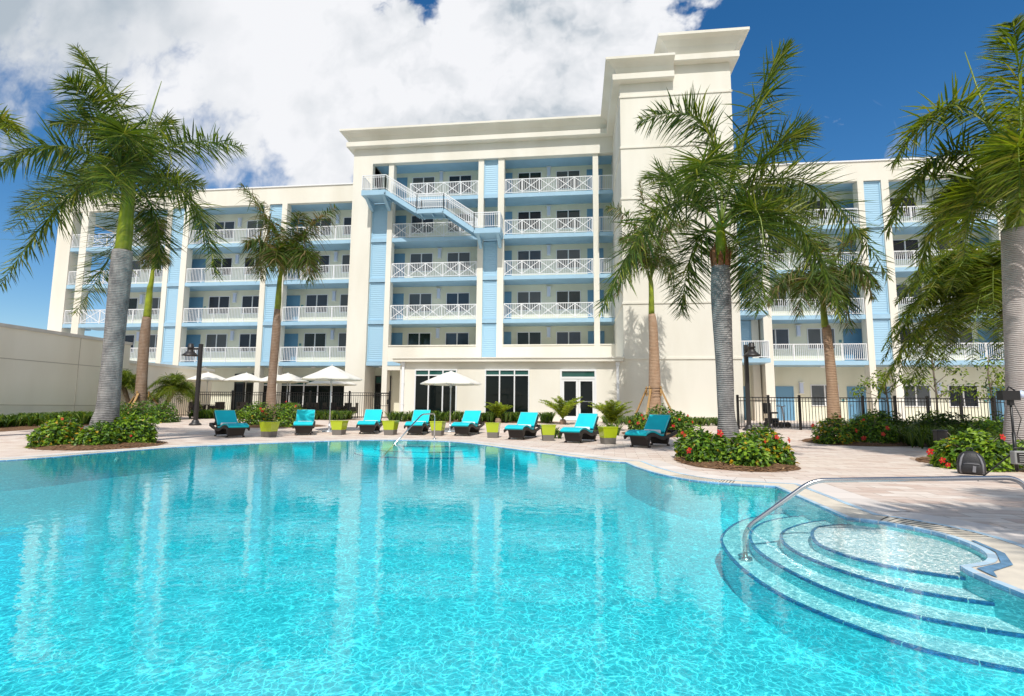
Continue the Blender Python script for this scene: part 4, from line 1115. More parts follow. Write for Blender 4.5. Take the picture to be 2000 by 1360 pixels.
def palm(label, base, prof, shaft, fr, leaf=LEAF, tmat='trunk_grey', extra=0, seed=0, ll=.92, lw=.036, nst=100, group='royal palms around the pool', spear=None, smat='shaft', rust=False, dry=0, light=.35, plume=.50, cat='palm tree', name='royal_palm', droop=.17, k=1.0):
    ks = k
    """prof: trunk (x, y, z, radius); shaft: green part (x, y, z, radius); fr: list of (mid, tip) from the crown base"""
    b0 = Vector((prof[0][0], prof[0][1], base)); root = thing(name, label, cat, tuple(b0), 0, group)
    def tube(rows, nm, mat, sub=5, n=22):
        c = catmull([(r[0], r[1], r[2]) for r in rows], sub); rr = [r[3] for r in rows]; rad = []
        for i in range(len(rows)-1): rad += [lerp(rr[i], rr[i+1], (1-math.cos(PI*k/sub))/2) for k in range(sub)]
        rad.append(rr[-1]); m = MB(); m.tube([p-b0 for p in c], rad, n); return m.build(nm, mat, root)
    tube([(prof[0][0], prof[0][1], base-.1, prof[0][3]*1.12)]+prof, 'trunk', M[tmat])
    if shaft: tube(shaft, 'crownshaft', M[smat])
    cb = Vector(fr[0]) - b0
    if rust:
        m = MB(); z = shaft[0][2]
        for k in range(9):
            a = 2*PI*k/9+.3; r = shaft[0][3]+.02; h = rp.uniform(.25, .8)
            p = Vector((shaft[0][0], shaft[0][1], z))-b0; d = Vector((math.cos(a), math.sin(a), 0)); e = Vector((-d.y, d.x, 0))
            m.face([p+d*r-e*.06, p+d*r+e*.06, p+d*(r+.03)+e*.05+Vector((0, 0, h*.6)), p+d*(r-.03)+Vector((0, 0, h)), p+d*(r+.03)-e*.05+Vector((0, 0, h*.6))])
        m.build('leaf_sheath', M['rust'], root)
    allf = [(tuple(Vector(a)*ks), tuple(Vector(b)*ks)) for a, b in fr[1]]
    rn = random.Random(seed+100)
    for k in range(extra):
        a = 2*PI*(k*.382)+rn.uniform(0, 1); el = rn.uniform(.2, 1.2); L_ = (Vector(allf[0][1]).length)*rn.uniform(.75, .95)
        h = Vector((math.cos(a), math.sin(a), 0)); mid = h*(L_*.42*math.cos(el*.7))+Vector((0, 0, L_*.42*math.sin(el)))
        tip = h*(L_*.85*math.cos(el*.6))+Vector((0, 0, L_*(.75*math.sin(el)-.42)))
        allf.append((tuple(mid), tuple(tip)))
    for i, (mid, tip) in enumerate(allf):
        Lf = Vector(tip).length+Vector(mid).length
        mb = frond(mid, tip, seed*50+i, ll=ll, lw=lw, nst=nst, dry=dry, lightness=light, plume=plume, droop=droop)
        mb.build('frond', leaf+[M['petiole']], root, loc=tuple(cb+Vector((rn.uniform(-.05, .05), rn.uniform(-.05, .05), rn.uniform(-.12, .06)))))
    if spear:
        m = MB(); m.tube([cb, cb+Vector(spear)*.5, cb+Vector(spear)], [.05, .03, .008], 8); m.build('spear_leaf', M['petiole'], root)
    return root

palm('large royal palm with thick grey trunk and wide dark crown, in the left pool bed', 0,
     [(-12.64, 13.1, .0, .42), (-12.62, 13.1, .45, .335), (-12.56, 13.1, 1.1, .26), (-12.56, 13.1, 2.4, .238), (-12.55, 13.1, 4.6, .258), (-12.56, 13.1, 5.32, .24)],
     [(-12.56, 13.1, 5.3, .215), (-12.54, 13.1, 5.6, .192), (-12.54, 13.1, 6.9, .165), (-12.56, 13.1, 7.45, .12)],
     ((-12.54, 13.1, 7.37), [((-0.94,0.30,2.46),(-2.96,0.60,4.91)), ((-0.79,-0.30,1.44),(-2.04,-0.80,1.51)), ((1.2,-1.30,0.6),(1.8,-2.20,0.2)), ((1.28,0.20,1.10),(3.34,0.40,1.01)),
      ((-1.91,0.50,0.39),(-5.37,1.20,-0.86)), ((-1.10,-0.60,-0.46),(-2.49,-1.30,-3.55)), ((1.68,0.20,-0.33),(2.87,0.30,-2.93)), ((-1.03,1.00,-1.22),(-3.03,1.60,-3.67)), ((0.15,0.90,-0.75),(0.14,1.20,-2.37)),
      ((-0.41,1.0,1.9),(-.7,2.1,3.3)), ((-3.2,1.20,0.66),(-6.2,2.00,-.1)), ((-0.19,1.50,0.67),(0.45,2.60,0.94)), ((0.1,-1.20,1.5),(0.0,-2.20,1.9)), ((.9,-1.20,-0.12),(1.75,-2.30,-1.64)), ((-1.0,-1.2,.6),(-1.9,-2.2,-.6))]),
     tmat='trunk_grey', seed=1, ll=.95, k=.936, spear=(.55, .2, 3.1))
palm('royal palm with mottled grey trunk and broad crown, in the central flower bed', 0,
     [(3.34, 12.25, 0, .31), (3.32, 12.25, .35, .25), (3.28, 12.25, 1.05, .172), (3.28, 12.25, 1.95, .182), (3.26, 12.25, 3.57, .214), (3.27, 12.25, 4.28, .192)],
     [(3.28, 12.25, 4.25, .175), (3.30, 12.25, 4.5, .148), (3.30, 12.25, 5.3, .085)],
     ((3.29, 12.25, 5.15), [((1.00,0.30,3.03),(1.90,0.50,4.75)), ((-0.22,0.20,2.63),(-1.81,0.00,2.73)), ((1.24,0.30,1.99),(2.33,0.60,2.70)), ((-1.25,-0.30,0.46),(-2.75,-0.50,-2.01)),
      ((-0.55,-1.20,1.0),(-1.04,-2.20,.2)), ((1.88,0.30,1.15),(3.74,0.40,-1.18)), ((1.33,-0.40,0.1),(2.08,-0.80,-2.19)), ((0.60,-0.70,0.1),(0.32,-1.30,-2.15)), ((-0.38,0.80,-0.2),(-0.64,1.20,-1.79)),
      ((-0.56,1.30,1.68),(-1.23,2.60,2.5)), ((1.62,1.50,1.35),(3.16,2.70,1.0)), ((0.74,0.90,-0.28),(1.0,1.20,-1.56))]),
     tmat='trunk_grey', seed=2, rust=True, light=.3)
palm('thick pale-trunked royal palm at the right edge beside the flash stand', 0,
     [(9.10, 12.3, 0, .38), (9.13, 12.3, .35, .30), (9.25, 12.3, 1.52, .27), (9.31, 12.3, 2.82, .256), (9.38, 12.3, 4.14, .25), (9.42, 12.3, 4.93, .245)],
     [(9.42, 12.3, 4.9, .225), (9.48, 12.3, 5.2, .195), (9.6, 12.3, 6.65, .125)],
     ((9.5, 12.3, 5.5), [((0.40,0.20,2.9),(0.29,0.10,4.3)), ((-0.89,-0.00,2.40),(-2.57,-0.20,1.07)), ((-0.90,0.60,1.54),(-2.25,0.80,-0.27)), ((-0.34,1.00,1.19),(-0.5,1.60,-0.18)), ((-0.94,-1.40,0.67),(-1.5,-2.00,-1.1)),
      ((1.21,0.30,2.51),(2.35,0.50,1.95)), ((1.18,0.20,1.0),(2.27,0.30,-0.73)), ((1.2,1.20,2.3),(2.4,2.40,3.6)), ((-0.39,-1.00,.9),(-0.9,-1.90,-0.75)), ((-1.12,-0.60,0.24),(-1.87,-1.00,-1.34)), ((0.71,0.40,0.10),(1.05,0.60,-1.43)), ((-.9,.4,.4),(-1.7,.7,-1.3)), ((.3,-1.0,1.6),(.4,-2.1,1.0))]),
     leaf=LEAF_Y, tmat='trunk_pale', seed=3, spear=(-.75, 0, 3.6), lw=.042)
palm('slim royal palm with grey-brown trunk and bright green crownshaft before the dining terrace', .2,
     [(-14.97, 24.9, .2, .34), (-14.96, 24.9, .6, .29), (-14.98, 24.9, 1.4, .23), (-14.98, 24.9, 2.39, .20), (-14.92, 24.9, 4.7, .20), (-14.92, 24.9, 5.9, .15)],
     [(-14.92, 24.9, 5.88, .15), (-14.90, 24.9, 6.3, .152), (-14.89, 24.9, 7.3, .115), (-14.80, 24.9, 8.2, .07)],
     ((-14.78, 24.9, 7.95), [((-1.0,0.20,2.5),(-2.95,0.40,4.87)), ((1.18,0.20,1.98),(2.60,0.30,3.32)), ((0.69,-0.40,1.79),(1.33,-0.80,2.67)), ((1.3,-0.50,0.81),(1.90,-0.80,-0.83)), ((-1.0,0.30,1.20),(-1.5,0.50,-0.31)),
      ((-0.21,1.00,1.67),(0.16,1.80,2.6)), ((-0.42,-0.80,1.09),(-.9,-1.60,1.0)), ((0.24,0.80,0.76),(1.17,1.40,1.27)), ((.3,-.9,.9),(.6,-1.6,-.2)), ((-.6,.4,1.9),(-1.6,.6,3.0))]),
     leaf=LEAF_B, tmat='trunk_brown', seed=4, ll=1.2, lw=.05, nst=70, dry=.16, light=.35, droop=.5)
palm('slender staked palm with thin green crownshaft in front of the blank tower wall', .23,
     [(3.54, 25.2, .23, .33), (3.57, 25.2, 1.02, .305), (3.62, 25.2, 1.96, .272), (3.615, 25.2, 4.58, .208), (3.56, 25.2, 5.45, .16)],
     [(3.55, 25.2, 5.43, .14), (3.56, 25.2, 6.7, .116), (3.52, 25.2, 7.3, .07)],
     ((3.52, 25.2, 6.95), [((-0.12,0.20,3.16),(-0.47,0.40,5.66)), ((0.23,0.20,3.05),(0.68,0.30,5.29)), ((-0.71,0.10,3.04),(-2.13,0.20,4.30)), ((0.79,-0.30,2.47),(1.91,-0.50,3.04)), ((-0.82,-0.30,1.49),(-1.73,-0.40,-0.66)), ((0.85,0.30,1.42),(1.34,0.40,-0.48)), ((-0.42,-1.00,1.77),(-1.16,-2.00,1.68)), ((0.60,.8,2.37),(1.42,1.3,3.69)), ((-.5,.5,2.2),(-1.4,.8,2.6))]),
     leaf=LEAF_B, tmat='trunk_tan', seed=5, k=.913, ll=1.0, lw=.046, nst=60, dry=.05, light=.5, droop=.5)
palm('slim palm with ringed tan trunk and drooping crown before the right-hand fence', .1,
     [(10.28, 22.8, .1, .31), (10.24, 22.8, .7, .248), (10.23, 22.8, 2.31, .195), (10.16, 22.8, 4.19, .163), (10.11, 22.8, 4.42, .15)],
     [(10.11, 22.8, 4.40, .143), (10.08, 22.8, 5.0, .125), (10.07, 22.8, 5.6, .075)],
     ((10.05, 22.8, 5.4), [((-0.80,0.10,1.55),(-2.12,0.10,0.16)), ((1.00,0.10,1.51),(2.00,0.10,0.31)), ((0.12,0.30,2.02),(0.13,0.60,3.68)), ((-0.39,0.50,2.24),(-1.20,1.00,3.21)), ((1.05,0.50,2.42),(2.31,0.90,3.29)), ((-0.19,-1.00,1.24),(-0.28,-1.60,-0.51)), ((-0.84,-0.90,0.96),(-1.49,-1.40,-0.66)), ((0.47,-0.50,0.72),(0.67,-0.70,-1.17)), ((.6,-.9,1.3),(1.2,-1.7,.2)), ((-.8,.9,1.3),(-1.5,1.6,.3)), ((.4,1,1.2),(.9,1.7,-.2))]),
     leaf=LEAF_B, tmat='trunk_tan', seed=6, ll=.88, lw=.048, nst=70, dry=.10, light=.35, droop=.5)
palm('thin young palm with a tied-up crown just behind the large left palm', .2,
     [(-22.42, 25.3, .2, .32), (-22.42, 25.3, 1.07, .285), (-22.47, 25.3, 2.67, .252), (-22.5, 25.3, 4.42, .243), (-22.47, 25.3, 5.65, .20)],
     [(-22.46, 25.3, 5.63, .19), (-22.44, 25.3, 6.4, .17), (-22.44, 25.3, 7.16, .14), (-22.38, 25.3, 7.6, .112), (-22.33, 25.3, 8.7, .06)],
     ((-22.32, 25.3, 8.45), [((-0.26,0.10,1.59),(-0.37,0.10,2.89)), ((-0.02,0.10,1.58),(0.23,0.20,2.61)), ((-0.35,0.00,1.56),(-0.87,0.10,2.61)), ((0.44,-0.20,0.63),(1.05,-0.30,-0.03)), ((-0.42,0.20,0.77),(-0.89,0.30,-0.04)), ((0.30,-0.3,1.55),(0.62,-0.5,2.29))]),
     leaf=LEAF_B, tmat='trunk_brown', seed=7, ll=.65, lw=.045, nst=60, dry=.5, light=.5, droop=.5)
palm('royal palm mostly outside the left edge, only its frond tips hanging in', 0,
     [(-18.85, 13, 0, .4), (-18.85, 13, 2, .34), (-18.85, 13, 6.6, .32)], [(-18.85, 13, 6.6, .28), (-18.85, 13, 8.6, .18)],
     ((-18.85, 13.0, 8.4), [((0.96,0.10,1.25),(2.48,0.20,0.62)), ((-0.40,0.30,1.99),(-0.11,0.50,3.29)), ((-0.95,0.30,-0.25),(-1.93,0.50,-1.79)), ((-1.45,0.30,1.72),(-3.21,0.50,1.61))]),
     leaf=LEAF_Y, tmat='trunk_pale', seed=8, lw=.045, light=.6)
palm('royal palm beyond the lower right corner, seen only by its shadow on the paving', 0,
     [(5.6, -.6, 0, .38), (5.6, -.6, 1.5, .27), (5.6, -.6, 5.6, .25)], [(5.6, -.6, 5.6, .2), (5.6, -.6, 7.4, .12)],
     ((5.6, -.6, 7.2), [((1.2,.3,1.2),(3.0,.6,.2)), ((-1.2,.4,1.1),(-2.9,.9,.1)), ((.3,1.2,1.3),(.7,3.0,.3)), ((-.3,-1.2,1.2),(-.6,-3.0,.2)), ((.9,-.9,1.4),(2.2,-2.2,.9)), ((-.9,-.8,1.6),(-2.2,-1.9,1.4)), ((.8,1.0,.4),(1.7,2.2,-1.2)), ((-.9,.9,.5),(-1.9,1.8,-1.2)), ((0,.2,2),(.2,.4,3.8))]),
     seed=14, tmat='trunk_grey')
# date palm leaning out behind the right-edge palm
def arch(n, L_, seed, up=(.15, 1.25), zdrop=.5, a0=0, a1=2*PI):
    rn = random.Random(seed); out = []
    for k in range(n):
        a = a0+(a1-a0)*((k*.618) % 1)+rn.uniform(-.1, .1); el = lerp(up[0], up[1], rn.random()); l = L_*rn.uniform(.85, 1.1)
        h = Vector((math.cos(a), math.sin(a), 0))
        mid = h*(l*.46*math.cos(el*.85))+Vector((0, 0, l*.46*math.sin(el))); tip = h*(l*.86*math.cos(el*.55))+Vector((0, 0, l*(.82*math.sin(el)-zdrop)))
        out.append((tuple(mid), tuple(tip)))
    return out
palm('bushy date palm with leaning rough trunk, behind the thick pale palm at the right', .1,
     [(15.6, 19, .05, .32), (15.5, 19, 1.2, .28), (15.1, 19, 2.6, .28), (14.5, 19, 3.7, .34), (14.1, 19, 4.4, .30)], None,
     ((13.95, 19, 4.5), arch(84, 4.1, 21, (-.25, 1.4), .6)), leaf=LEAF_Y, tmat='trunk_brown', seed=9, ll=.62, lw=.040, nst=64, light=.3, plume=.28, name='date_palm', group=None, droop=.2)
for (x, y, lx, h, lab, sd) in [(-24.0, 26.6, -.75, 1.9, 'small date palm with curved stem between the boundary wall and the grey palm trunk', 31), (-22.2, 26.4, .75, 1.6, 'small date palm leaning right over the black fence', 32)]:
    z = zg(y)
    palm(lab, z, [(x, y, z, .11), (x+lx*.25, y, z+h*.35, .10), (x+lx*.7, y, z+h*.75, .11), (x+lx, y, z+h, .12)], None,
         ((x+lx, y, z+h), arch(30, 1.5, sd, (-.2, 1.4), .5)), leaf=LEAF_Y, tmat='trunk_brown', seed=sd, ll=.38, lw=.026, nst=46, light=.2, plume=.3, name='pygmy_date_palm', group='small date palms', droop=.2)
# timber stakes propping two palms
def stakes(x, y, z, n, r, h, label, a0=.3, tr=.3):
    root = thing('palm_stakes', label, 'support stakes', (x, y, z), 0)
    for k in range(n):
        a = a0+2*PI*k/n; b = MB(); d = Vector((math.cos(a), math.sin(a), 0))
        b.bar(d*r, d*(tr+.02)+Vector((0, 0, h)), .09, .06); b.build('stake', M['wood'], root)
    for k in range(n):
        a = a0+2*PI*k/n; d = Vector((math.cos(a), math.sin(a), 0)); e = Vector((-d.y, d.x, 0)); b = MB()
        b.bar(d*(tr+.05)-e*.06+Vector((0, 0, h-.35)), d*(tr+.05)-e*.06+Vector((0, 0, h+.1)), .07, .04); b.build('batten', M['wood'], root)
    b = MB()
    for zz in (h-.25, h): b.tube([(math.cos(2*PI*i/20)*(tr+.075), math.sin(2*PI*i/20)*(tr+.075), zz) for i in range(21)], .012, 6)
    b.build('strap', M['bronze'], root)
stakes(3.57, 25.2, .23, 4, 1.15, 1.75, 'raw timber stakes strapped round the slender palm before the tower', -.5, .31)
stakes(-22.42, 25.3, .2, 3, 1.5, 1.45, 'raw timber stakes propping the thin palm behind the large left palm', 2.95, .27)

# ------------------------------------------------------------------ shrubs and ground cover
def leaf(b, p, n, t, l, w, m, fold=.25):
    n = n.normalized(); t = (t-n*t.dot(n))
    if t.length < 1e-3: t = Vector((1, 0, 0))
    t.normalize(); s = t.cross(n); k = len(b.v)
    b.v += [tuple(p), tuple(p+t*l*.45+s*w/2+n*w*fold), tuple(p+t*l), tuple(p+t*l*.45-s*w/2+n*w*fold)]
    b.f += [(k, k+1, k+2), (k, k+2, k+3)]; b.m += [m, m]
def shrub_mesh(rx, ry, rz, n, ls, seed, mats, light=.3, yellow=.03, lump=.30):
    rn = random.Random(seed); b = MB(); lumps = []
    for k in range(16):
        a = rn.uniform(0, 2*PI); el = rn.uniform(0, 1.4); lumps.append((Vector((math.cos(a)*math.cos(el), math.sin(a)*math.cos(el), math.sin(el))), rn.uniform(.2, 1)))
    for i in range(n):
        a = rn.uniform(0, 2*PI); z = rn.uniform(-.15, 1); c = math.sqrt(max(0, 1-z*z)); d = Vector((math.cos(a)*c, math.sin(a)*c, max(z, -.1)))
        f = .72+lump*max((max(0, d.dot(l))**10*w for l, w in lumps))
        r = f*(rn.random()**.22)
        p = Vector((d.x*rx*r, d.y*ry*r, rz*.06+d.z*rz*r)); p.z = max(.03, p.z)
        nn = (d+Vector((rn.gauss(0, .55), rn.gauss(0, .55), rn.gauss(.55, .5)))); t = d+Vector((rn.gauss(0, .7), rn.gauss(0, .7), rn.gauss(-.1, .5)))
        q = rn.random(); m = 3 if q < yellow else (2 if q < light else (1 if q < .72 else 0))
        if len(mats) == 3: m = min(m, 2)
        leaf(b, p, nn, t, ls*rn.uniform(.7, 1.3), ls*.62*rn.uniform(.8, 1.2), m)
    for k in range(12):
        a = rn.uniform(0, 2*PI); e = Vector((math.cos(a)*rx*.6, math.sin(a)*ry*.6, rz*rn.uniform(.5, .9)))
        b.tube([(e.x*.1, e.y*.1, 0), tuple(e*.5+Vector((0, 0, .1))), tuple(e)], [.012, .009, .005], 5, m=len(mats))
    return b.mesh('leaves', mats+[M['branch']]), lumps
def flower_mesh(s):
    b = MB()
    for k in range(5):
        a = 2*PI*k/5; d = Vector((math.cos(a), math.sin(a), 0)); e = Vector((-d.y, d.x, 0))
        pts = [Vector((0, 0, 0)), d*s*.35-e*s*.22+Vector((0, 0, s*.18)), d*s*.75-e*s*.34+Vector((0, 0, s*.22)), d*s*.98+Vector((0, 0, s*.10)), d*s*.75+e*s*.34+Vector((0, 0, s*.27)), d*s*.35+e*s*.22+Vector((0, 0, s*.2))]
        b.face(pts)
    b.tube([(0, 0, 0), (0, 0, s*.5), (s*.08, 0, s*.85)], [s*.06, s*.045, s*.06], 6, m=1)
    return b.mesh('flower', [M['petal'], M['stamen']])
FL = flower_mesh(.075)
hib_count = [0]
def hibiscus(x, y, rx, ry, rz, n, label, flowers=(), ls=.10, seed=0, yellow=.02, light=.34, group='hibiscus shrubs'):
    z = zg(y); root = thing('hibiscus_shrub', label, 'shrub', (x, y, z), 0, group)
    me, _ = shrub_mesh(rx, ry, rz, n, ls, seed, HIB, light, yellow); put('leaves', me, root)
    for (fx, fz, fs) in flowers:
        # flowers sit on the side facing the pool
        zz = fz*rz; q = max(0, 1-fz*fz*.9-fx*fx); yv = -ry*math.sqrt(q)*.93
        o = put('flower', FL, root, (fx*rx, yv, zz)); o.rotation_euler = (R(70)+fx*.2, fx*.7, fx*.9); o.scale = (fs*.68, fs*.68, fs*.68)
    return root
def bed(label, cx, cy, rx, ry, name='mulch_bed', h=.09, mat='mulch', rz=0):
    b = MB(); rn = random.Random(int(cx*10)); K = 6; n = 40; z = zg(cy-ry) if cy > 18 else 0
    rows = []
    for k in range(K+1):
        t = k/K; row = []
        for i in range(n):
            a = 2*PI*i/n; w = 1+.03*math.sin(3*a+cx)+.02*math.sin(7*a); yy = ry*w*t*math.sin(a)
            row.append((rx*w*t*math.cos(a), yy, zg(cy+yy)-zg(cy)+h*(1-t**3)-.004+(.012*rn.random() if 0 < k < K else 0)))
        rows.append(row)
    for row in rows: b.v += row
    for k in range(K):
        for i in range(n):
            a, c = k*n+i, k*n+(i+1) % n; b.f.append((a, a+n, c+n, c)); b.m.append(0); b.sm.add(len(b.f)-1)
    if mat == 'mulch' and cy < 20:
        for i in range(1500):
            a = rn.uniform(0, 2*PI); t = rn.random()**.5*1.03; x, y = rx*t*math.cos(a), ry*t*math.sin(a); q = rn.uniform(0, PI); l = rn.uniform(.02, .06); w = rn.uniform(.006, .016)
            d = Vector((math.cos(q), math.sin(q), rn.uniform(-.25, .25))); e = Vector((-d.y, d.x, 0)); c = Vector((x, y, max(.012, h*(1-min(1, t)**3)+.012)))
            b.face([c-d*l-e*w, c+d*l-e*w, c+d*l+e*w, c-d*l+e*w], rn.choice((0, 1, 1, 2)))
    return tag(b.build(name, [M[mat], M['chip'], M['chip_pale']], None, (cx, cy, zg(cy)+.006), rz), kind='structure')
M['chip'] = P('bark_chip', (.26, .13, .055), .9); M['chip_pale'] = P('pale_bark_chip', (.42, .26, .13), .9)
# left pool bed (large palm)
bed('', -12.35, 12.75, 1.45, 2.0, rz=.765)
hibiscus(-12.75, 11.95, .74, .62, .74, 2600, 'low bright hibiscus at the left front of the large palm, one orange bloom', [(.35, .93, .7)], seed=1, yellow=.05)
hibiscus(-11.75, 12.05, .55, .55, .62, 1700, 'hibiscus with a single red bloom just right of the large palm trunk', [(-.72, .72, 1.5), (-.45, .35, .6)], seed=2)
hibiscus(-11.72, 13.05, .74, .68, .86, 2600, 'rounded green hibiscus at the right end of the large palm bed', [(.55, .30, .6)], seed=3, light=.42)
hibiscus(-13.45, 12.75, .62, .6, .68, 1700, 'yellowish hibiscus at the far left of the large palm bed', [(.2, .8, .5)], seed=4, yellow=.06)
hibiscus(-12.75, 14.0, .8, .6, .85, 1500, 'dark hibiscus hidden behind the large palm trunk', [], seed=5, light=.15)
# bed of the thin palm
for i, (x, y, rx, rz, lab) in enumerate([(-21.5, 24.4, 1.1, 1.15, 'dark green shrub at the foot of the thin staked palm'), (-20.2, 24.2, .9, 1.05, 'dark green shrub at the end of the boundary wall planting, right of the thin palm'), (-22.9, 24.5, 1.1, 1.0, 'dark green shrub between the large palm trunk and the thin palm')]):
    hibiscus(x, y, rx, .8, rz, 1300, lab, [], seed=20+i, light=.12, ls=.12)
# bed of the slim grey-brown palm
bed('', -13.6, 22.8, 2.5, 1.3)
hibiscus(-14.25, 22.6, 1.0, .8, 1.12, 1900, 'hibiscus with red blooms at the foot of the slim palm, left half', [(.55, .6, 1.4), (.7, .5, 1.2), (.45, .7, 1.1)], seed=6, ls=.11)
hibiscus(-12.65, 22.4, 1.1, .8, 1.22, 2100, 'tall hibiscus right of the slim palm trunk, between two loungers', [(.5, .75, .9), (.65, .6, .8), (.1, .9, .8)], seed=7, ls=.11)
# central bed
bed('', 3.10, 11.35, 1.08, 1.75)
hibiscus(2.58, 11.05, .50, .60, .66, 2400, 'hibiscus at the left of the central bed with two big red blooms', [(-.80, .38, 1.45), (.38, .90, 1.6), (-.85, .8, .9)], seed=8)
hibiscus(3.12, 10.5, .48, .58, .62, 2300, 'leafy hibiscus at the front of the central bed, right before the trunk', [(.75, .75, .8)], seed=9, light=.36)
hibiscus(3.65, 10.95, .50, .62, .68, 2300, 'hibiscus at the right end of the central bed, mixed with yellow leaves', [(.15, .80, 1.0), (.83, .70, 1.3)], seed=10, yellow=.16)
hibiscus(2.55, 12.0, .48, .6, .68, 1500, 'hibiscus at the back left of the central bed with small red blooms', [(-.6, .8, .9)], seed=11)
hibiscus(3.95, 12.2, .48, .6, .70, 1600, 'hibiscus at the back right of the central bed, lower right of the lamp post', [], seed=12)
# bed behind the rightmost lounger
bed('', 3.1, 21.2, 1.35, 1.7)
hibiscus(2.35, 20.8, .45, .5, .85, 1000, 'hibiscus with pink-red blooms behind the left side of the last lounger', [(-.75, .55, 1.3), (-.1, .5, 1.4), (.25, .85, 1.1), (.35, .7, 1.1)], seed=13, ls=.11)
hibiscus(3.75, 21.1, .78, .7, .95, 1700, 'hibiscus with several red blooms right of the last lounger', [(-.6, .45, 1.2), (-.2, .35, 1.4), (.1, .6, 1.1), (.55, .75, 1.1), (-.7, .7, .9), (.75, .5, 1.2)], seed=14, ls=.12, light=.22)
hibiscus(3.35, 22.2, .8, .6, 1.15, 1100, 'taller dark shrub between the last lounger and the palm stakes', [(.4, .7, 1.0)], seed=15, ls=.13, light=.15)
# bed of the slim right palm
bed('', 8.85, 18.6, 1.45, 1.6)
hibiscus(8.05, 18.0, .72, .7, .92, 2300, 'hibiscus at the left of the bed under the slim right palm, red blooms low down', [(-.85, .62, 1.4), (-.85, .22, 1.3), (.1, .93, .9), (.62, .48, 1.5)], seed=16, ls=.10, yellow=.10)
hibiscus(9.15, 18.1, .80, .7, .95, 2600, 'hibiscus at the right of the bed under the slim right palm, four red blooms', [(-.55, .22, 1.6), (.08, .36, 1.5), (.30, .55, 1.6), (-.4, .8, .9)], seed=17, ls=.10, light=.2)
# right edge bed
bed('', 8.55, 11.9, 1.5, 1.6)
hibiscus(7.35, 11.0, .80, .8, .72, 3000, 'light green hibiscus behind the backpack with one orange-red bloom', [(.25, .83, 1.3), (-.93, .40, 1.5), (-.90, .22, 1.3), (-.86, .12, 1.0)], seed=18, light=.5)
hibiscus(8.6, 10.9, .85, .8, .66, 2800, 'light green hibiscus at the right edge behind the flash stand', [], seed=19, light=.5)
hibiscus(9.9, 11.9, .9, .9, .7, 1800, 'light green hibiscus at the foot of the thick pale palm, partly outside the frame', [], seed=40, light=.45)
# strap-leaved ground cover
def straps(name, region, n, h, seed, mats=STRAP, w=.03):
    """tufts of arching strap leaves scattered over a list of (x0, x1, y0, y1) patches"""
    rn = random.Random(seed); b = MB(); A = [(x1-x0)*(y1-y0) for x0, x1, y0, y1 in region]; T = sum(A)
    for (x0, x1, y0, y1), ar in zip(region, A):
        for k in range(int(n*ar/T)):
            x, y = rn.uniform(x0, x1), rn.uniform(y0, y1); z = zg(y)
            hh = h*rn.uniform(.6, 1.25)
            for j in range(11):
                a = rn.uniform(0, 2*PI); d = Vector((math.cos(a), math.sin(a), 0)); s = Vector((-d.y, d.x, 0)); l = hh*rn.uniform(.35, .9); m = rn.choice((0, 0, 1, 1, 2)); k0 = len(b.v); ww = w*rn.uniform(.7, 1.3)
                for f in (0, .4, .75, 1):
                    p = Vector((x, y, z))+d*(l*f**1.3)+Vector((0, 0, hh*(1.55*f-.75*f*f))); q = ww*(.8, 1, .8, .1)[(0, .4, .75, 1).index(f)]
                    b.v += [tuple(p-s*q/2), tuple(p+s*q/2)]
                for i in range(3): b.f.append((k0+2*i, k0+2*i+1, k0+2*i+3, k0+2*i+2)); b.m.append(m)
    return tag(b.build(name, mats), None, None, None, 'stuff')
o = straps('ground_cover', [(-24.8, -22.6, 12, 20), (-24.8, -21.8, 20, 26)], 700, .58, 1, w=.05); tag(o, 'strap-leaved green ground cover along the foot of the boundary wall', 'ground cover')
o = straps('ground_cover', [(-21.5, -12.4, 27.6, 28.9)], 460, .52, 2, w=.045); tag(o, 'low strap-leaved ground cover along the foot of the left fence', 'ground cover')
o = straps('ground_cover', [(-9.8, -1.2, 26.9, 28.6)], 270, .56, 3, w=.045); tag(o, 'low strap-leaved ground cover in front of the pavilion windows', 'ground cover')
o = straps('ground_cover', [(-.95, .6, 18.4, 18.9), (0.2, 1.6, 19.8, 20.8), (1.4, 7.0, 26.2, 28.5)], 240, .42, 4, w=.04); tag(o, 'strap-leaved tufts by the right-hand side tables and along the tower wall', 'ground cover')
o = straps('ground_cover', [(10.4, 18.5, 21.6, 24.0), (9.9, 15, 17.2, 21.6), (9.6, 13, 14.5, 17.2)], 900, .60, 5, [STRAP[0], LEAF[1], LEAF_Y[0]], .03); tag(o, 'dark grassy planting in front of the right-hand fence', 'ground cover')
bed('', -23.4, 19.5, 1.9, 8.2, h=.05); bed('', -17.0, 28.3, 5.2, .85, h=.05); bed('', -5.5, 27.8, 4.7, 1.1, h=.05); bed('', 13.4, 19.3, 3.6, 5.0, h=.05, mat='soil')
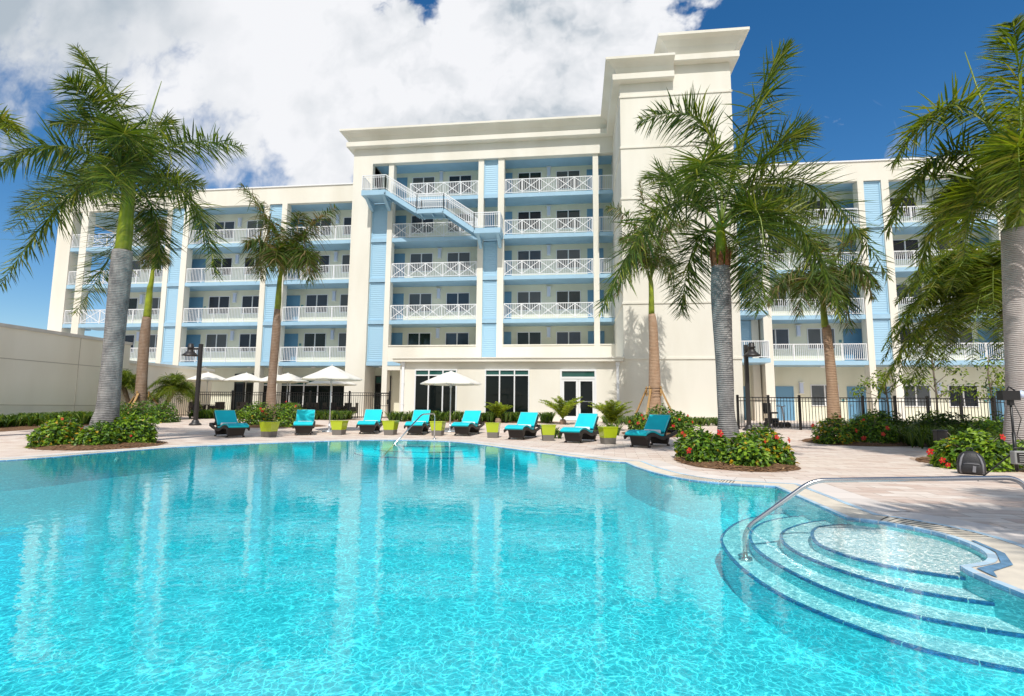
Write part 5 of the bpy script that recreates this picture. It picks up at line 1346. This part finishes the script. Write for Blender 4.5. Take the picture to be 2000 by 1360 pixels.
# broad-leaved shrubs in the right-hand planting
for i, (x, y, rx, rz, lab, li) in enumerate([(11.2, 21.3, 1.0, .9, 'dark grassy shrub at the left end of the right-hand planting', .1), (12.9, 20.4, 1.0, .95, 'dark shrub before the second bay of the right fence', .1), (14.4, 19.0, 1.2, 1.1, 'bushy dark fern-like shrub at the foot of the date palm', .15),
                                   (11.4, 16.6, .9, .8, 'olive-green shrub between the path light and the right fence', .3), (12.6, 15.4, 1.0, .95, 'olive-green shrub behind the path light', .3), (12.3, 23.6, .7, .9, 'yellow-green shrub behind the right fence rail', .6), (14.3, 23.7, .9, .8, 'yellow-leaved shrub at the fence below the small trees', .6)]):
    root = thing('garden_shrub', lab, 'shrub', (x, y, zg(y)), 0, 'shrubs of the right-hand planting')
    me, _ = shrub_mesh(rx, rx*.8, rz, 1100, .13, 60+i, [HIB[0], HIB[1], HIB[2], LEAF_Y[2]] if li > .2 else [LEAF[0], HIB[0], LEAF[1], HIB[1]], li, .05, .45); put('leaves', me, root)
# cycads against the pavilion
for x, y, s, lab in [(-3.9, 26.9, .9, 'small cycad behind the lounger at the middle pavilion window'), (-.62, 26.3, 1.2, 'cycad with upright fronds left of the white double door'), (1.45, 22.4, 1.1, 'bright cycad right of the white double door, above the last side table')]:
    z = zg(y); root = thing('cycad', lab, 'plant', (x, y, z), 0, 'cycads by the pavilion')
    b = MB(); b.lathe([(0, .26), (.12, .24), (.17, .12), (.15, 0)], 14); b.build('stem', M['trunk_brown'], root)
    for i, (mid, tip) in enumerate(arch(20, 1.25*s, int(x*10)+99, (.80, 1.5), .12)):
        frond(mid, tip, i+int(x*7), ll=.19*s, lw=.034, nst=40, start=.12, droop=.05, plume=.2, r0=.014, lightness=.8).build('frond', LEAF_C+[M['petiole']], root, loc=(0, 0, .22))
# small leafy trees behind the right fence
def small_tree(label, x, y, h, crown, n, seed):
    rn = random.Random(seed); z = zg(y); root = thing('young_tree', label, 'tree', (x, y, z), 0, 'young trees by the right fence')
    t = MB(); t.tube([(0, 0, 0), (.04, 0, h*.4), (-.03, 0, h*.75), (.05, 0, h)], [.045, .04, .03, .015], 8)
    b = MB()
    for cx, cy, cz, r in crown:
        t.tube([(0, 0, min(cz*.75, h*.9)), (cx*.5, cy*.5, cz*.9), (cx, cy, cz)], [.022, .014, .008], 6)
        for k in range(int(n*r)):
            d = Vector((rn.gauss(0, 1), rn.gauss(0, 1), rn.gauss(0, .7))).normalized(); p = Vector((cx, cy, cz))+d*r*rn.random()**.4
            leaf(b, p, d+Vector((rn.gauss(0, .5), rn.gauss(0, .5), .6)), d+Vector((rn.gauss(0, .8), rn.gauss(0, .8), -.3)), .17*rn.uniform(.7, 1.2), .075, rn.choice((0, 1, 1, 2)))
    t.build('trunk', M['branch'], root); b.build('crown', [HIB[0], LEAF_Y[1], HIB[2]], root)
small_tree('young tree with open two-storey clumps of leaves behind the right fence', 15.2, 24.7, 4.0, [(0, 0, 3.1, .5), (-.3, .2, 2.2, .45), (.9, 0, 2.6, .4), (.5, -.1, 1.7, .5), (-.9, 0, 3.4, .3), (.4, .2, 3.6, .35), (1.2, .1, 1.9, .4), (-.3, 0, 3.9, .25), (1.0, 0, 3.5, .25)], 150, 71)
small_tree('low young tree with flat leaf clumps, left of the other young tree', 13.0, 24.2, 2.6, [(-.7, 0, 2.0, .38), (0, .1, 2.4, .42), (.6, 0, 2.2, .4), (1.0, .1, 2.1, .35), (-1.1, 0, 1.7, .3), (-.3, 0, 2.0, .3)], 150, 72)
small_tree('leafy young tree half hidden by the thick pale palm', 17.2, 24.5, 3.2, [(0, 0, 2.9, .45), (.1, 0, 2.2, .4), (-.3, 0, 1.7, .45), (.5, 0, 2.5, .4), (.6, 0, 1.8, .4)], 170, 73)

# ------------------------------------------------------------------ sky, sun, camera
w = bpy.data.worlds.new('World'); sc.world = w; w.use_nodes = True; nt = w.node_tree; N, L = nt.nodes, nt.links
EL, AZ = R(53), R(-2)                         # sun behind the camera, a little to the right
S = Vector((-math.sin(AZ)*math.cos(EL), -math.cos(AZ)*math.cos(EL), math.sin(EL)))
sky = N.new('ShaderNodeTexSky'); sky.sky_type = 'NISHITA'; sky.sun_disc = False; sky.sun_elevation = EL
sky.sun_rotation = math.atan2(S.x, S.y); sky.air_density = 1.0; sky.dust_density = .4; sky.ozone_density = 2.5
bg = N['Background']; bg.inputs[1].default_value = .105
hs = N.new('ShaderNodeHueSaturation'); hs.inputs['Saturation'].default_value = 1.35
L.new(sky.outputs[0], hs.inputs['Color']); L.new(hs.outputs[0], bg.inputs[0])
def math_(op, a, b=None, c=None, clamp=False):
    n = N.new('ShaderNodeMath'); n.operation = op; n.use_clamp = clamp
    for i, x in enumerate((a, b, c)):
        if x is None: continue
        if isinstance(x, (int, float)): n.inputs[i].default_value = x
        else: L.new(x, n.inputs[i])
    return n.outputs[0]
tc = N.new('ShaderNodeTexCoord'); sx = N.new('ShaderNodeSeparateXYZ'); L.new(tc.outputs['Generated'], sx.inputs[0])
yy = math_('MAXIMUM', sx.outputs[1], .06)
u = math_('DIVIDE', sx.outputs[0], yy); v = math_('DIVIDE', sx.outputs[2], yy)
cv = N.new('ShaderNodeCombineXYZ'); L.new(u, cv.inputs[0]); L.new(v, cv.inputs[1])
def noise(scale, det, rough=.55, off=(0, 0, 0), dist=0):
    mp = N.new('ShaderNodeMapping'); mp.inputs['Location'].default_value = off; L.new(cv.outputs[0], mp.inputs[0])
    n = N.new('ShaderNodeTexNoise'); n.noise_dimensions = '2D'; n.inputs['Scale'].default_value = scale; n.inputs['Detail'].default_value = det; n.inputs['Roughness'].default_value = rough
    n.inputs['Distortion'].default_value = dist
    L.new(mp.outputs[0], n.inputs['Vector']); return n.outputs['Fac']
right = math_('MULTIPLY', math_('SUBTRACT', .215, u), 7)
top = math_('MULTIPLY', math_('SUBTRACT', math_('ADD', .862, math_('MAXIMUM', math_('MULTIPLY', math_('SUBTRACT', -.42, u), 1.2), 0)), v), 9)
low = math_('MULTIPLY', math_('SUBTRACT', v, math_('MULTIPLY_ADD', u, -.30, .20)), 4.0)
shape = math_('MINIMUM', math_('MINIMUM', right, top), low)
shape = math_('MINIMUM', shape, 1.25)
def billow(scale, det, off=(0, 0, 0)):
    mp = N.new('ShaderNodeMapping'); mp.inputs['Location'].default_value = off; L.new(cv.outputs[0], mp.inputs[0])
    nd = N.new('ShaderNodeTexNoise'); nd.noise_dimensions = '2D'; nd.inputs['Scale'].default_value = scale*1.7; nd.inputs['Detail'].default_value = 3; L.new(mp.outputs[0], nd.inputs['Vector'])
    va_ = N.new('ShaderNodeVectorMath'); va_.operation = 'MULTIPLY_ADD'; va_.inputs[1].default_value = (.5/scale, .5/scale, 0); L.new(nd.outputs['Color'], va_.inputs[0]); L.new(mp.outputs[0], va_.inputs[2])
    n = N.new('ShaderNodeTexVoronoi'); n.feature = 'F1'; n.voronoi_dimensions = '2D'; n.inputs['Scale'].default_value = scale; n.inputs['Detail'].default_value = det; n.inputs['Roughness'].default_value = .55; n.normalize = True
    L.new(va_.outputs[0], n.inputs['Vector']); return math_('SUBTRACT', 1, n.outputs['Distance'])
b1 = billow(7, 4, (.7, .2, 0)); b2 = billow(7, 4, (.685, .165, 0))
n1 = noise(3.2, 12, .56, (1.3, .4, 0), .25)
n2 = noise(11, 8, .6, (3.3, 7.4, 0), .3)
fld = math_('ADD', math_('ADD', shape, math_('MULTIPLY', math_('SUBTRACT', b1, .62), 2.2)), math_('ADD', math_('MULTIPLY', math_('SUBTRACT', n1, .5), 2.0), math_('MULTIPLY', math_('SUBTRACT', n2, .5), 1.0)))
soft = math_('MULTIPLY_ADD', math_('MULTIPLY', math_('SUBTRACT', -.35, u), 1.6, clamp=True), .9, .38)
mask = N.new('ShaderNodeMapRange'); mask.interpolation_type = 'SMOOTHSTEP'
L.new(fld, mask.inputs[0]); mask.inputs[1].default_value = -.10; L.new(soft, mask.inputs[2])
wisp = math_('MULTIPLY', math_('SUBTRACT', noise(9, 8, .6, (8, 2, 0), .6), .62), 2.2, clamp=True)
wd = math_('SUBTRACT', 1, math_('MULTIPLY', math_('ADD', math_('POWER', math_('SUBTRACT', u, .53), 2), math_('POWER', math_('SUBTRACT', v, .50), 2)), 60), clamp=True)
mk = math_('MAXIMUM', mask.outputs[0], math_('MULTIPLY', wisp, wd))
front = math_('MULTIPLY', math_('SUBTRACT', sx.outputs[1], .05), 20, clamp=True)
nb = N.new('ShaderNodeTexNoise'); nb.inputs['Scale'].default_value = 2.4; nb.inputs['Detail'].default_value = 8; L.new(tc.outputs['Generated'], nb.inputs['Vector'])
behind = N.new('ShaderNodeMapRange'); behind.interpolation_type = 'SMOOTHSTEP'; behind.inputs[1].default_value = .28; behind.inputs[2].default_value = .48; L.new(nb.outputs['Fac'], behind.inputs[0])  # unseen cloud cover behind the camera, added to raise the fill light
mk = math_('ADD', math_('MULTIPLY', mk, front), math_('MULTIPLY', behind.outputs[0], math_('MULTIPLY', math_('SUBTRACT', -.1, sx.outputs[1]), 6, clamp=True)))
n3 = noise(1.7, 6, .5, (5.1, 2.2, 0), .0)
n4 = noise(5.0, 5, .45, (9.1, 4.2, 0), .15)
sh = math_('ADD', math_('MULTIPLY', n3, .65), math_('MULTIPLY', n4, .45))
leftgrey = math_('MULTIPLY', math_('SUBTRACT', -.62, u), .30, clamp=True)
relief = math_('MULTIPLY', math_('SUBTRACT', b1, b2), math_('MULTIPLY_ADD', math_('ADD', u, .75), 1.6, .15, clamp=True))
sh = math_('ADD', math_('SUBTRACT', sh, leftgrey), math_('MULTIPLY', relief, .75))
cr = N.new('ShaderNodeValToRGB'); e = cr.color_ramp.elements
e[0].position = .26; e[0].color = (.46, .53, .60, 1); e[1].position = .60; e[1].color = (.93, .94, .97, 1)
x_ = e.new(.42); x_.color = (.76, .79, .83, 1)
L.new(sh, cr.inputs[0])
bg2 = N.new('ShaderNodeBackground'); bg2.inputs[1].default_value = .80; L.new(cr.outputs[0], bg2.inputs[0])
mx = N.new('ShaderNodeMixShader'); L.new(mk, mx.inputs[0]); L.new(bg.outputs[0], mx.inputs[1]); L.new(bg2.outputs[0], mx.inputs[2])
L.new(mx.outputs[0], N['World Output'].inputs[0])

sl = bpy.data.lights.new('sun', 'SUN'); sl.energy = 3.15; sl.angle = R(.5); sl.color = (1, .955, .88)
so = bpy.data.objects.new('sun', sl); col.objects.link(so); so.rotation_euler = S.to_track_quat('Z', 'Y').to_euler(); so.location = (0, -20, 40)

cam = bpy.data.cameras.new('camera'); co = bpy.data.objects.new('camera', cam); col.objects.link(co); sc.camera = co
cam.sensor_width = 36; cam.lens = 36*1040/2000; cam.clip_end = 3000; cam.clip_start = .05
r_, u_, n_ = Vector((0.99297762, 0.11803536, 0.00794371)), Vector((0.0053191, -0.11162496, 0.99373617)), Vector((-0.11818272, 0.98671552, 0.11146893))
mt = Matrix((r_, u_, -n_)).transposed().to_4x4(); mt.translation = (0, 0, 1.05); co.matrix_world = mt
sc.view_settings.view_transform = 'Standard'; sc.view_settings.look = 'None'; sc.view_settings.exposure = .30; sc.view_settings.gamma = 1
sc.cycles.max_bounces = 8; sc.cycles.transparent_max_bounces = 12; sc.cycles.volume_bounces = 0
sc.cycles.use_denoising = True
